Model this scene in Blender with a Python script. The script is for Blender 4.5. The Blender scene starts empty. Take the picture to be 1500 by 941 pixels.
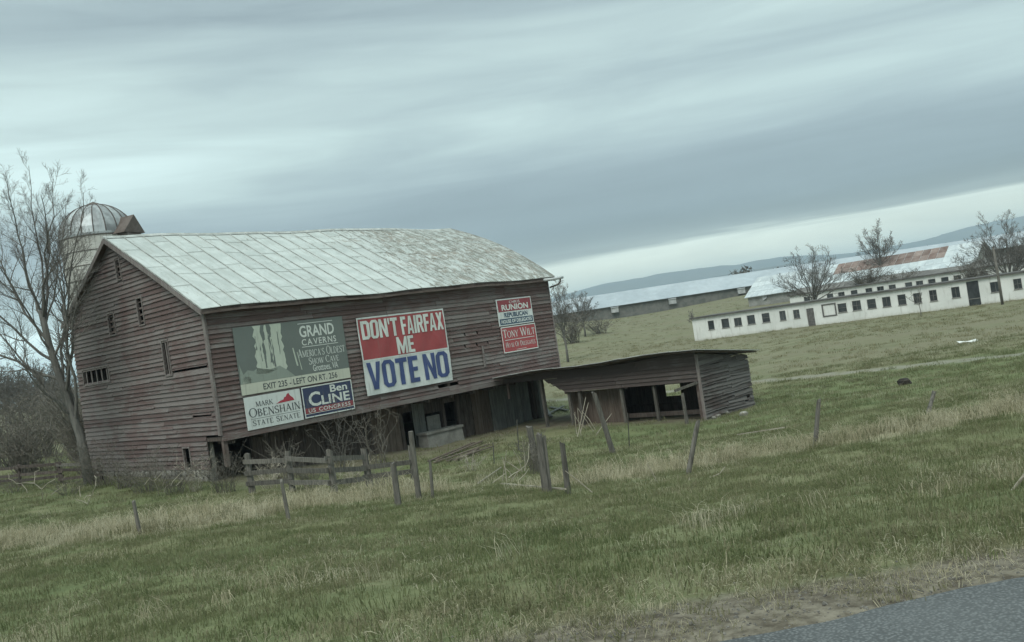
import bpy, bmesh, math, random
import numpy as np
from mathutils import Vector, Matrix
rad = math.radians
random.seed(7); rng = np.random.default_rng(7)
SC = bpy.context.scene
COL = SC.collection

# ------------------------------------------------------------------ camera
HAZE = 0.00019
F_PX, ROLL, PITCH, CAMZ = 1395.0, rad(8.5), math.atan(17.3/1395), 1.5
cd = bpy.data.cameras.new('camera'); cam = bpy.data.objects.new('camera', cd); COL.objects.link(cam)
cd.sensor_width = 36.0; cd.lens = 36.0*F_PX/1500.0; cd.clip_start = 0.1; cd.clip_end = 40000
cam.matrix_world = Matrix.Translation((0, 0, CAMZ)) @ Matrix.Rotation(rad(90)+PITCH, 4, 'X') @ Matrix.Rotation(-ROLL, 4, 'Z')
SC.camera = cam

# ------------------------------------------------------------------ node helper
class NT:
    def __init__(s, tree): s.t = tree; s.n = tree.nodes; s.l = tree.links
    def add(s, typ, ins=None, **kw):
        n = s.n.new(typ)
        for k, v in kw.items(): setattr(n, k, v)
        for k, v in (ins or {}).items(): s.set(n.inputs[k], v)
        return n
    def set(s, sock, v):
        if isinstance(v, bpy.types.NodeSocket): s.l.new(v, sock)
        elif isinstance(v, bpy.types.Node): s.l.new(v.outputs[0], sock)
        else:
            if isinstance(v, (tuple, list)) and len(v) == 3 and sock.type == 'RGBA': v = (*v, 1)
            sock.default_value = v
    def math(s, op, a, b=None, c=None, clamp=False):
        n = s.n.new('ShaderNodeMath'); n.operation = op; n.use_clamp = clamp
        s.set(n.inputs[0], a)
        if b is not None: s.set(n.inputs[1], b)
        if c is not None: s.set(n.inputs[2], c)
        return n.outputs[0]
    def mix(s, fac, a, b, blend='MIX'):
        n = s.n.new('ShaderNodeMix'); n.data_type = 'RGBA'; n.blend_type = blend
        s.set(n.inputs[0], fac); s.set(n.inputs[6], a); s.set(n.inputs[7], b)
        return n.outputs[2]
    def ramp(s, fac, stops, interp='LINEAR'):
        n = s.n.new('ShaderNodeValToRGB'); n.color_ramp.interpolation = interp
        el = n.color_ramp.elements
        while len(el) < len(stops): el.new(0.5)
        for e, (p, c) in zip(el, stops):
            e.position = p; e.color = (c, c, c, 1) if not isinstance(c, (tuple, list)) else (*c, 1)
        s.set(n.inputs[0], fac); return n.outputs[0]
    def noise(s, vec, scale, detail=4, rough=0.55, dist=0.0):
        n = s.n.new('ShaderNodeTexNoise'); s.set(n.inputs['Scale'], scale); n.inputs['Detail'].default_value = detail
        n.inputs['Roughness'].default_value = rough; n.inputs['Distortion'].default_value = dist
        if vec is not None: s.set(n.inputs['Vector'], vec)
        return n.outputs[0]
    def smooth(s, v, lo, hi, a=0.0, b=1.0):
        n = s.n.new('ShaderNodeMapRange'); n.interpolation_type = 'SMOOTHSTEP'
        for i, x in enumerate((v, lo, hi, a, b)): s.set(n.inputs[i], x)
        return n.outputs[0]

# ------------------------------------------------------------------ sky
SUN_EL, SUN_AZ = 52.0, 200.0            # compass: 0 = straight ahead of the camera (+Y), 90 = right
W = bpy.data.worlds.new('World'); SC.world = W; W.use_nodes = True
W.node_tree.nodes.clear(); k = NT(W.node_tree)
tc = k.add('ShaderNodeTexCoord')
nv = k.add('ShaderNodeVectorMath', {0: tc.outputs['Generated']}, operation='NORMALIZE')
sx = k.add('ShaderNodeSeparateXYZ', {0: nv.outputs[0]})
el = k.math('MULTIPLY', k.math('ARCSINE', sx.outputs[2]), 57.2958)
az = k.math('MULTIPLY', k.math('ARCTAN2', sx.outputs[0], sx.outputs[1]), 57.2958)
hl = k.math('SQRT', k.math('SUBTRACT', 1.0001, k.math('MULTIPLY', sx.outputs[2], sx.outputs[2])))
cv = k.add('ShaderNodeCombineXYZ', {0: k.math('DIVIDE', sx.outputs[0], hl), 1: k.math('DIVIDE', sx.outputs[1], hl), 2: k.math('MULTIPLY', el, 0.11)})
n1 = k.noise(cv, 1.5, 3, 0.5, 0.3)
n2 = k.noise(k.add('ShaderNodeVectorMath', {0: cv, 1: (3.1, 7.7, 2.2)}, operation='ADD'), 4.0, 4, 0.5, 0.2)
cv3 = k.add('ShaderNodeVectorMath', {0: cv, 1: (1.0, 1.0, 1.5)}, operation='MULTIPLY')
n3 = k.noise(cv3, 2.4, 8, 0.56, 0.8)
warp = k.math('ADD', k.math('MULTIPLY', k.math('SUBTRACT', n1, 0.5), 5.0), k.math('MULTIPLY', k.math('SUBTRACT', n2, 0.5), 1.6))
ns = k.noise(k.add('ShaderNodeVectorMath', {0: cv, 1: (2.0, 2.0, 9.0)}, operation='MULTIPLY'), 2.2, 6, 0.6, 0.4)
el_r = k.math('ADD', el, k.math('MULTIPLY', k.math('SUBTRACT', ns, 0.5), 1.3))
e2 = k.math('ADD', el_r, k.math('MULTIPLY', warp, k.smooth(el, 3.0, 12.0, 0.22, 1.0)))
# brightness of the cloud layers by height above the horizon
base = k.ramp(k.math('DIVIDE', e2, 60.0, clamp=True), [(0.0, 0.92), (3.5/60, 1.22), (4.2/60, 0.33), (6.6/60, 0.255), (9.2/60, 0.34), (11.8/60, 0.56), (14.0/60, 0.47), (16.5/60, 0.52), (21.5/60, 0.36), (32.0/60, 0.58), (0.85, 1.0)], 'CARDINAL')
# the dark bank thins out towards the left
thin = k.math('MULTIPLY', k.smooth(az, -32.0, 4.0, 1.0, 0.0), k.smooth(el, 9.0, 3.0))
base = k.math('ADD', base, k.math('MULTIPLY', thin, 0.42))
glow = k.math('MULTIPLY', k.smooth(az, -4.0, -26.0), k.math('MULTIPLY', k.smooth(el, 6.0, 11.0), k.smooth(el, 19.0, 13.0)))
base = k.math('ADD', base, k.math('MULTIPLY', glow, 0.16))
lum = k.math('MULTIPLY', base, k.math('ADD', 0.60, k.math('MULTIPLY', n3, 0.80)))
tint = k.mix(k.smooth(lum, 0.22, 0.62), (0.79, 1.0, 1.09), (0.82, 1.03, 1.005))
warmth = k.math('MULTIPLY', k.smooth(el, 6.0, 2.5), k.smooth(az, -22.0, 2.0))
tint = k.mix(warmth, tint, (0.98, 1.05, 0.86))
cl = k.mix(1.0, tint, lum, 'MULTIPLY')
cl = k.mix(1.0, cl, (10, 10, 10), 'MULTIPLY')
sky = k.add('ShaderNodeTexSky', sky_type='NISHITA', sun_disc=False, sun_elevation=rad(SUN_EL), sun_rotation=rad(SUN_AZ), altitude=300)
skc = k.mix(0.94, sky.outputs[0], cl)
bg = k.add('ShaderNodeBackground', {'Color': skc, 'Strength': 0.1})
k.add('ShaderNodeOutputWorld', {0: bg})

# ------------------------------------------------------------------ sun (soft, behind the overcast)
sd = bpy.data.lights.new('sun', 'SUN'); sd.energy = 1.6; sd.angle = rad(35); sd.color = (1.0, 0.97, 0.90)
sun = bpy.data.objects.new('sun', sd); COL.objects.link(sun)
sdir = Vector((math.sin(rad(SUN_AZ))*math.cos(rad(SUN_EL)), math.cos(rad(SUN_AZ))*math.cos(rad(SUN_EL)), math.sin(rad(SUN_EL))))
sun.rotation_euler = sdir.to_track_quat('Z', 'Y').to_euler(); sun.location = (0, 0, 60)

SC.view_settings.view_transform = 'Standard'; SC.view_settings.look = 'None'
SC.view_settings.exposure = 0.45; SC.view_settings.gamma = 1.0; SC.view_settings.use_curve_mapping = False
SC.render.engine = 'CYCLES'; SC.cycles.use_denoising = True
SC.cycles.max_bounces = 5; SC.cycles.diffuse_bounces = 3; SC.cycles.volume_bounces = 0; SC.cycles.transparent_max_bounces = 6

# ------------------------------------------------------------------ picture ray -> place
def ray(px, py):
    x = px-750.0; y = 470.5-py
    X = x*math.cos(ROLL)+y*math.sin(ROLL); Y = -x*math.sin(ROLL)+y*math.cos(ROLL)
    fy = F_PX*math.cos(PITCH)-Y*math.sin(PITCH); uz = F_PX*math.sin(PITCH)+Y*math.cos(PITCH)
    return X/fy, uz/fy                                  # per metre of depth
def at(px, py, d):
    a, b = ray(px, py); return Vector((a*d, d, CAMZ+b*d))

# ------------------------------------------------------------------ terrain
CP = []
for x in (-60, -25, -10, 0, 10, 25, 60):
    e = 4.2+0.115*x
    CP += [(x, e-12, 1.5), (x, e-4, 1.5), (x, e+0.5, 1.52), (x, e+3.5, 1.86)]
CP += [(-14, 12, 2.35), (-4, 12, 2.42), (6, 12, 2.48), (20, 14, 2.5),
       (-8, 19, 2.87), (0, 19, 3.24), (6, 19, 3.3), (12, 21, 3.15), (24, 24, 3.3), (-20, 22, 3.0),
       (-12, 33, 4.2), (-4, 33, 4.6), (5, 33, 4.65), (16, 36, 4.5), (-26, 36, 3.9),
       (-12.4, 39, 4.35), (-22, 48, 4.0), (-3, 49, 5.1), (3, 55, 5.05), (8, 42.5, 5.15), (11, 46, 5.1), (-12, 60, 4.6),
       (20, 52, 4.9), (34, 60, 4.8), (0, 80, 4.8), (30, 84, 4.7), (-45, 70, 3.9), (-70, 110, 3.8),
       (23, 126, 4.6), (38, 115, 4.6), (54, 104, 4.6), (80, 90, 4.6), (0, 120, 4.4), (-40, 140, 3.9),
       (0, 150, 3.4), (44, 150, 3.6), (66, 134, 3.8), (100, 130, 3.8), (0, 190, 1.3), (48, 190, 1.7), (78, 161, 2.2), (120, 170, 1.8),
       (-20, 240, -0.8), (10, 238, -0.8), (60, 238, -0.8), (130, 238, -0.8), (200, 238, -0.8),
       (0, 300, -1.0), (120, 300, -1.0), (-100, 300, 1.5), (-200, 200, 3.0), (0, 420, -1.6), (200, 420, -1.6), (-200, 420, 1.0),
       (0, 700, -3.0), (300, 700, -3.0), (-300, 700, 0.5), (200, 100, 4.2), (-200, 60, 3.0), (120, 30, 3.0), (-120, 25, 2.4), (0, -60, 2.0), (-200, -60, 2), (200, -60, 2)]
CP = np.array(CP, float)
def wp(x, y): return np.arcsinh(x/15.0), np.arcsinh(y/15.0)
_cx, _cy = wp(CP[:, 0], CP[:, 1])
def _phi(r2): return np.where(r2 > 1e-12, 0.5*r2*np.log(np.maximum(r2, 1e-12)), 0.0)
_n = len(CP)
_K = _phi((_cx[:, None]-_cx)**2+(_cy[:, None]-_cy)**2)+np.eye(_n)*0.002
_Pm = np.stack([np.ones(_n), _cx, _cy], 1)
_A = np.zeros((_n+3, _n+3)); _A[:_n, :_n] = _K; _A[:_n, _n:] = _Pm; _A[_n:, :_n] = _Pm.T
_w = np.linalg.solve(_A, np.concatenate([CP[:, 2], np.zeros(3)]))
def hash2(ix, iy):
    h = (ix.astype(np.int64)*374761393+iy.astype(np.int64)*668265263) & 0x7fffffff
    h = ((h ^ (h >> 13))*1274126177) & 0x7fffffff
    return ((h ^ (h >> 16)) & 0xffff)/65535.0
def vnoise(x, y):
    ix = np.floor(x); iy = np.floor(y); fx = x-ix; fy = y-iy
    fx = fx*fx*(3-2*fx); fy = fy*fy*(3-2*fy)
    a = hash2(ix, iy); b = hash2(ix+1, iy); c = hash2(ix, iy+1); d = hash2(ix+1, iy+1)
    return (a*(1-fx)+b*fx)*(1-fy)+(c*(1-fx)+d*fx)*fy
def fbm(x, y, o=4):
    s = 0; a = 0.5
    for i in range(o): s = s+a*vnoise(x+17.3*i, y-9.1*i); x = x*2.03; y = y*2.03; a *= 0.5
    return s/(1-0.5**o)
def sstep(v, a, b):
    t = np.clip((v-a)/(b-a), 0, 1); return t*t*(3-2*t)
def edge(x, y): return (y-(4.2+0.115*x))/1.0066
def terrain(x, y):
    x = np.atleast_1d(np.asarray(x, float)); y = np.atleast_1d(np.asarray(y, float))
    xc = np.clip(x, -300, 300); yc = np.clip(y, -60, 700)
    out = np.empty(x.shape)
    for i in range(0, len(x), 20000):
        a, b = wp(xc[i:i+20000], yc[i:i+20000])
        r = _phi((a[:, None]-_cx)**2+(b[:, None]-_cy)**2)
        out[i:i+20000] = r@_w[:_n]+_w[_n]+_w[_n+1]*a+_w[_n+2]*b
    z = CAMZ-out
    e = edge(x, y)
    amp = sstep(e, 0.8, 3.0)*(1-sstep(y, 300, 600))
    z = z+amp*((fbm(x*0.9, y*0.9, 3)-0.5)*0.16+(fbm(x*0.16+40, y*0.16, 3)-0.5)*0.22)
    zr = -0.05
    t = sstep(e, -0.25, 0.7)
    inroad = (e > -9.5)
    tb = sstep(-e, 8.6, 10.0)
    return np.where(e < 0.7, np.where(e > -8, zr*(1-t)+z*t, zr*(1-tb)+z*tb), z)
def gz(x, y): return float(terrain([x], [y])[0])
def on(px, py, lo=4.0, hi=400.0):
    a, b = ray(px, py); d = np.concatenate([np.arange(lo, 80, 0.1), np.arange(80, hi, 0.5)])
    g = terrain(a*d, d)-(CAMZ+b*d)
    i = int(np.argmax(g > 0)) if (g > 0).any() else len(d)-1
    return Vector((a*d[i], d[i], CAMZ+b*d[i]))

# ------------------------------------------------------------------ materials
def newmat(name):
    m = bpy.data.materials.new(name); m.use_nodes = True; m.node_tree.nodes.clear(); return m, NT(m.node_tree)
def finish(k, col, rough=0.85, bump=None, bstr=0.3, bdist=0.02, metal=0.0, spec=0.3):
    b = k.add('ShaderNodeBsdfPrincipled', {'Base Color': col, 'Roughness': rough, 'Metallic': metal, 'Specular IOR Level': spec})
    if bump is not None:
        bn = k.add('ShaderNodeBump', {'Height': bump, 'Strength': bstr, 'Distance': bdist}); k.l.new(bn.outputs[0], b.inputs['Normal'])
    k.add('ShaderNodeOutputMaterial', {0: b}); return b
def simple(name, a, b, scale=3.0, stretch=(1, 1, 1), rough=0.85, bstr=0.3, var=0.25, bdist=0.02, metal=0.0, detail=5, lo=0.35, hi=0.65, space='Object', spec=0.25):
    """two tones broken up by stretched noise, plus a brightness of its own for each object"""
    m, k = newmat(name)
    tc = k.add('ShaderNodeTexCoord'); oi = k.add('ShaderNodeObjectInfo')
    mp = k.add('ShaderNodeMapping', {'Vector': tc.outputs[space] if space != 'World' else k.add('ShaderNodeNewGeometry').outputs['Position'], 'Scale': stretch})
    off = k.add('ShaderNodeVectorMath', {0: mp, 1: k.add('ShaderNodeCombineXYZ', {0: k.math('MULTIPLY', oi.outputs['Random'], 37.0), 1: k.math('MULTIPLY', oi.outputs['Random'], 91.0), 2: 0.0})}, operation='ADD')
    n = k.noise(off, scale, detail, 0.6, 0.3)
    f = k.noise(off, scale*6.1, 3, 0.6)
    c = k.mix(k.smooth(n, lo, hi), a, b)
    v = k.math('ADD', 1-var*0.5, k.math('MULTIPLY', oi.outputs['Random'], var))
    v = k.math('MULTIPLY', v, k.math('ADD', 0.82, k.math('MULTIPLY', f, 0.36)))
    c = k.mix(1.0, c, v, 'MULTIPLY')
    finish(k, c, rough, k.math('ADD', n, k.math('MULTIPLY', f, 0.5)), bstr, bdist, metal, spec); return m

M = {}
# clapboard: old red paint worn back to grey wood, paint left in ragged patches
def clap(name, red, grey, bias, ax):
    m, k = newmat(name)
    tc = k.add('ShaderNodeTexCoord'); oi = k.add('ShaderNodeObjectInfo')
    sh = k.add('ShaderNodeCombineXYZ', {0: k.math('MULTIPLY', oi.outputs['Random'], 53.0), 1: k.math('MULTIPLY', oi.outputs['Random'], 29.0), 2: k.math('MULTIPLY', oi.outputs['Random'], 11.0)})
    p = k.add('ShaderNodeVectorMath', {0: tc.outputs['Object'], 1: sh}, operation='ADD')
    st = (0.6, 6, 9) if ax == 'x' else (6, 0.6, 9)
    grain = k.noise(k.add('ShaderNodeMapping', {'Vector': p, 'Scale': st}), 2.0, 6, 0.65, 0.4)
    patch = k.noise(k.add('ShaderNodeNewGeometry').outputs['Position'], 0.55, 4, 0.6, 0.5)
    w = k.math('ADD', k.math('ADD', k.math('MULTIPLY', grain, 0.75), k.math('MULTIPLY', patch, 0.7)), k.math('ADD', 0.08, k.math('MULTIPLY', oi.outputs['Random'], 0.18)))
    c = k.mix(k.smooth(w, bias-0.12, bias+0.12), red, grey)
    c = k.mix(1.0, c, k.math('ADD', 0.82, k.math('MULTIPLY', oi.outputs['Random'], 0.30)), 'MULTIPLY')
    c = k.mix(k.smooth(grain, 0.62, 0.78), c, tuple(min(1, g*1.7) for g in grey))
    c = k.mix(k.smooth(grain, 0.36, 0.24), c, (0.02, 0.017, 0.016))
    finish(k, c, 0.9, grain, 0.5, 0.02, 0, 0.2); return m
M['clap_front'] = clap('clapboard_front', (0.128, 0.088, 0.082), (0.168, 0.150, 0.142), 0.92, 'x')
M['clap_gable'] = clap('clapboard_gable', (0.125, 0.089, 0.084), (0.158, 0.140, 0.134), 0.88, 'y')
M['clap_shed'] = clap('clapboard_shed', (0.088, 0.070, 0.066), (0.145, 0.134, 0.128), 0.84, 'x')
M['shed_red'] = clap('shed_side_boards', (0.085, 0.068, 0.064), (0.125, 0.11, 0.104), 1.08, 'y')
M['beam'] = simple('old_beam', (0.085, 0.062, 0.055), (0.13, 0.105, 0.095), 2.5, (1, 1, 1), 0.9, 0.4)
M['trim'] = simple('worn_trim', (0.15, 0.125, 0.12), (0.22, 0.20, 0.19), 2.5, (3, 3, 0.6), 0.9, 0.4)
M['dark_wood'] = simple('dark_planks', (0.055, 0.043, 0.038), (0.10, 0.082, 0.072), 2.0, (6, 6, 0.7), 0.92, 0.4, 0.5)
M['grey_plank'] = simple('whitewashed_planks', (0.095, 0.10, 0.092), (0.15, 0.15, 0.14), 2.0, (6, 6, 0.7), 0.92, 0.4, 0.3)
M['brown_plank'] = simple('brown_planks', (0.095, 0.072, 0.058), (0.135, 0.108, 0.09), 2.0, (6, 6, 0.7), 0.92, 0.4, 0.3)
M['post'] = simple('weathered_post', (0.08, 0.075, 0.066), (0.145, 0.135, 0.12), 3.0, (5, 5, 0.8), 0.93, 0.5, 0.45)
M['steel'] = simple('steel_post', (0.05, 0.055, 0.05), (0.09, 0.08, 0.07), 8, (1, 1, 1), 0.7, 0.2, 0.2)
M['stone'] = simple('field_stone', (0.14, 0.135, 0.122), (0.27, 0.26, 0.235), 2.0, (1, 1, 1), 0.95, 0.5, 0.5)
M['pebble'] = simple('road_gravel', (0.085, 0.08, 0.072), (0.19, 0.18, 0.16), 3.0, (1, 1, 1), 0.95, 0.3, 0.5)
M['concrete'] = simple('old_concrete', (0.15, 0.145, 0.13), (0.22, 0.215, 0.195), 1.6, (1, 1, 1), 0.95, 0.35, 0.1)
M['stave'] = simple('silo_stave', (0.30, 0.295, 0.27), (0.44, 0.435, 0.405), 1.1, (1, 1, 0.35), 0.93, 0.3, 0.22)
M['dome'] = simple('dome_metal', (0.22, 0.23, 0.235), (0.42, 0.45, 0.46), 1.3, (1, 1, 0.4), 0.5, 0.15, 0.5, metal=0.2)
M['rust'] = simple('rusty_sheet', (0.085, 0.068, 0.06), (0.125, 0.105, 0.095), 2.2, (1, 1, 1), 0.85, 0.2, 0.2)
M['hoop'] = simple('iron_hoop', (0.07, 0.06, 0.055), (0.12, 0.10, 0.09), 5, (1, 1, 1), 0.8, 0.2, 0.1)
M['gutter'] = simple('gutter_metal', (0.50, 0.52, 0.52), (0.38, 0.40, 0.40), 3, (1, 1, 1), 0.5, 0.1, 0.1)
M['bark'] = simple('grey_bark', (0.10, 0.097, 0.09), (0.16, 0.152, 0.138), 2.5, (4, 4, 0.8), 0.95, 0.5, 0.1)
M['twig'] = simple('twig_bark', (0.105, 0.097, 0.088), (0.15, 0.14, 0.128), 2.5, (1, 1, 1), 0.95, 0.1, 0.2)
M['pale_twig'] = simple('pale_dead_stem', (0.26, 0.23, 0.185), (0.36, 0.33, 0.27), 2.5, (1, 1, 1), 0.95, 0.1, 0.2)
M['brush'] = simple('brush_stem', (0.095, 0.088, 0.074), (0.15, 0.135, 0.115), 2.5, (1, 1, 1), 0.95, 0.1, 0.2)
M['glass'] = simple('dark_window', (0.022, 0.025, 0.027), (0.05, 0.055, 0.058), 0.9, (1, 1, 1), 0.25, 0.0, 0.7, spec=0.5)
M['wframe'] = simple('window_frame', (0.09, 0.085, 0.08), (0.16, 0.155, 0.15), 4, (1, 1, 1), 0.8, 0.2, 0.3)
M['tar'] = simple('tar_roof', (0.075, 0.072, 0.07), (0.12, 0.115, 0.11), 0.8, (1, 1, 1), 0.95, 0.2, 0.1)
M['grey_wall'] = simple('grey_board_wall', (0.21, 0.21, 0.195), (0.30, 0.30, 0.28), 0.7, (1, 1, 1), 0.9, 0.2, 0.1)
M['dark_wall'] = simple('dark_side_wall', (0.10, 0.105, 0.095), (0.15, 0.15, 0.14), 0.7, (1, 1, 1), 0.9, 0.2, 0.1)
M['grey_roof'] = simple('grey_roof', (0.11, 0.105, 0.10), (0.17, 0.165, 0.155), 0.5, (1, 1, 1), 0.9, 0.2, 0.1)
M['silver_roof'] = simple('silver_roof', (0.38, 0.42, 0.44), (0.50, 0.54, 0.55), 0.35, (1, 1, 1), 0.55, 0.1, 0.14)
M['rust_roof'] = simple('rust_roof', (0.15, 0.098, 0.083), (0.24, 0.19, 0.17), 0.5, (1, 1, 1), 0.8, 0.1, 0.35)
M['house_roof'] = simple('poultry_roof', (0.29, 0.33, 0.36), (0.35, 0.39, 0.42), 0.12, (1, 1, 1), 0.55, 0.05, 0.05)
M['hood'] = simple('fan_hood', (0.30, 0.31, 0.31), (0.42, 0.43, 0.43), 0.9, (1, 1, 1), 0.6, 0.1, 0.1)
M['tin'] = simple('shed_tin', (0.33, 0.33, 0.32), (0.47, 0.48, 0.47), 1.0, (1, 1, 1), 0.6, 0.1, 0.2)
M['white_thing'] = simple('white_scrap', (0.55, 0.56, 0.54), (0.68, 0.69, 0.67), 4, (1, 1, 1), 0.7, 0.1, 0.1)
M['dirt_dark'] = simple('dark_earth', (0.022, 0.02, 0.018), (0.05, 0.042, 0.035), 5, (1, 1, 1), 0.95, 0.6, 0.1)

# whitewashed block wall with peeling spots and a dirty foot
m, k = newmat('whitewash'); tc = k.add('ShaderNodeTexCoord')
p = tc.outputs['Object']; big = k.noise(p, 0.5, 4, 0.6); fine = k.noise(p, 3.2, 5, 0.65)
sep = k.add('ShaderNodeSeparateXYZ', {0: p})
c = k.mix(k.smooth(big, 0.3, 0.7), (0.58, 0.59, 0.565), (0.68, 0.685, 0.66))
low = k.smooth(k.math('ADD', sep.outputs[2], k.math('MULTIPLY', fine, 0.9)), 0.95, 0.25)
c = k.mix(k.math('MULTIPLY', low, 0.65), c, (0.40, 0.39, 0.33))
strk = k.noise(k.add('ShaderNodeMapping', {'Vector': p, 'Scale': (2.2, 2.2, 0.25)}), 1.6, 5, 0.65, 0.3)
c = k.mix(k.math('MULTIPLY', k.smooth(strk, 0.52, 0.72), 0.55), c, (0.36, 0.355, 0.32))
c = k.mix(k.smooth(fine, 0.64, 0.70), c, (0.28, 0.27, 0.24))
finish(k, c, 0.92, fine, 0.3, 0.02); M['whitewash'] = m

# ------------------------------------------------------------------ mesh helpers
class MB:
    def __init__(s): s.v = []; s.f = []; s.smooth = False
    def poly(s, pts):
        b = len(s.v); s.v += [tuple(p) for p in pts]; s.f.append(tuple(range(b, b+len(pts)))); return s
    def hexa(s, p):      # p: 8 points, bottom ring 0-3 then top ring 4-7, both counter-clockwise seen from above
        b = len(s.v); s.v += [tuple(q) for q in p]
        for f in ((3, 2, 1, 0), (4, 5, 6, 7), (0, 1, 5, 4), (1, 2, 6, 5), (2, 3, 7, 6), (3, 0, 4, 7)): s.f.append(tuple(b+i for i in f))
        return s
    def box(s, x0, x1, y0, y1, z0, z1):
        return s.hexa([(x0, y0, z0), (x1, y0, z0), (x1, y1, z0), (x0, y1, z0), (x0, y0, z1), (x1, y0, z1), (x1, y1, z1), (x0, y1, z1)])
    def beam(s, a, b, w, h, up=(0, 0, 1)):
        a = Vector(a); b = Vector(b); d = (b-a).normalized(); u = Vector(up)
        if abs(d.dot(u)) > 0.98: u = Vector((1, 0, 0))
        r = d.cross(u).normalized(); u = r.cross(d).normalized()
        q = []
        for c in (a, b):
            q += [c-r*w/2-u*h/2, c+r*w/2-u*h/2, c+r*w/2+u*h/2, c-r*w/2+u*h/2]
        bb = len(s.v); s.v += [tuple(x) for x in q]
        for f in ((0, 1, 2, 3), (7, 6, 5, 4), (0, 4, 5, 1), (1, 5, 6, 2), (2, 6, 7, 3), (3, 7, 4, 0)): s.f.append(tuple(bb+i for i in f))
        return s
    def tube(s, pts, rs, n=5, cap=True):
        pts = [Vector(p) for p in pts]; b = len(s.v); m_ = len(pts)
        ref = None
        for i, p in enumerate(pts):
            d = (pts[min(i+1, m_-1)]-pts[max(i-1, 0)]).normalized()
            if ref is None: ref = Vector((1, 0, 0)) if abs(d.x) < 0.8 else Vector((0, 1, 0))
            u = d.cross(ref).normalized(); ref = u.cross(d).normalized()
            for j in range(n):
                a = 2*math.pi*j/n; q = p+(u*math.cos(a)+ref*math.sin(a))*rs[i]; s.v.append((q.x, q.y, q.z))
        for i in range(m_-1):
            for j in range(n):
                j2 = (j+1) % n; s.f.append((b+i*n+j, b+i*n+j2, b+(i+1)*n+j2, b+(i+1)*n+j))
        if cap:
            s.f.append(tuple(b+(m_-1)*n+j for j in range(n))); s.f.append(tuple(b+j for j in reversed(range(n))))
        return s
    def mesh(s, name, mat=None, smooth=None):
        me = bpy.data.meshes.new(name); me.from_pydata(s.v, [], s.f)
        if s.smooth if smooth is None else smooth: me.polygons.foreach_set('use_smooth', [True]*len(me.polygons))
        if mat: me.materials.append(M[mat] if isinstance(mat, str) else mat)
        me.update(); return me
    def build(s, name, mat, parent=None, smooth=None):
        return link(name, s.mesh(name, mat, smooth), parent)
def link(name, me, parent=None, loc=None, rz=None):
    o = bpy.data.objects.new(name, me); COL.objects.link(o)
    if parent is not None: o.parent = parent
    if loc is not None: o.location = loc
    if rz is not None: o.rotation_euler = (0, 0, rz)
    return o
def tag(o, label=None, cat=None, group=None, kind=None):
    if label: o['label'] = label
    if cat: o['category'] = cat
    if group: o['group'] = group
    if kind: o['kind'] = kind
    return o
def empty(name, loc, rz=0.0):
    o = bpy.data.objects.new(name, None); COL.objects.link(o); o.location = loc; o.rotation_euler = (0, 0, rz); o.empty_display_size = 0.3; return o
def copy_tree(o, parent=None):
    c = o.copy(); COL.objects.link(c); c.parent = parent
    for ch in list(o.children): copy_tree(ch, c)
    return c

# ------------------------------------------------------------------ ground zones (what grows where)
def W2(pts): return np.array([(p.x, p.y) for p in (on(*q) for q in pts)])
FENCE_L = W2([(-60, 806), (60, 794), (205, 777), (330, 756), (450, 740), (560, 726)])
FENCE_R = W2([(850, 706), (1000, 682), (1150, 656), (1250, 642), (1350, 626), (1500, 598), (1600, 575)])
TRACK = np.array([(-30., 88), (-8, 74), (2, 65), (8, 62), (14, 58), (19, 52), (23.7, 46), (33, 34), (44, 20)])
def pdist(x, y, L):
    d = np.full(x.shape, 1e9)
    for (a, b), (c, e) in zip(L[:-1], L[1:]):
        dx, dy = c-a, e-b; t = np.clip(((x-a)*dx+(y-b)*dy)/(dx*dx+dy*dy), 0, 1)
        d = np.minimum(d, np.hypot(x-a-t*dx, y-b-t*dy))
    return d
W0 = np.array([-12.44, 39.0]); BA = math.atan2(.725, .689); BU = np.array([math.cos(BA), math.sin(BA)]); BV = np.array([-BU[1], BU[0]])
def barn_xy(x, y):
    return (x-W0[0])*BU[0]+(y-W0[1])*BU[1], (x-W0[0])*BV[0]+(y-W0[1])*BV[1]
def zones(x, y):
    tan = np.maximum(np.exp(-(pdist(x, y, FENCE_L)/2.5)**2), np.exp(-(pdist(x, y, FENCE_R)/1.5)**2))
    e = edge(x, y)
    tan = np.maximum(tan, 0.22*np.exp(-((e-4.3)/0.7)**2))
    tan = tan*np.clip(0.18+1.6*fbm(x*0.45, y*0.45, 4), 0.4, 1.15)
    s, d = barn_xy(x, y)
    yard = sstep(d, -5.0, -1.0)*sstep(s, -1.5, 1)*(1-sstep(s, 19, 24))*(1-sstep(d, 10, 14))
    shed_in = sstep(s, 15.2, 16.4)*(1-sstep(s, 20.6, 21.6))*sstep(d, -13.0, -12.2)*(1-sstep(d, -1, 2))
    track = np.exp(-(pdist(x, y, TRACK)/0.95)**2)
    dirt = np.maximum(np.maximum(yard*0.85, shed_in), 0.0)
    shoulder = 1-sstep(e, 0.25, 1.5)
    far = sstep(y+0.35*x, 54, 74)
    return tan, dirt, np.clip(track, 0, 1), shoulder, far

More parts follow.
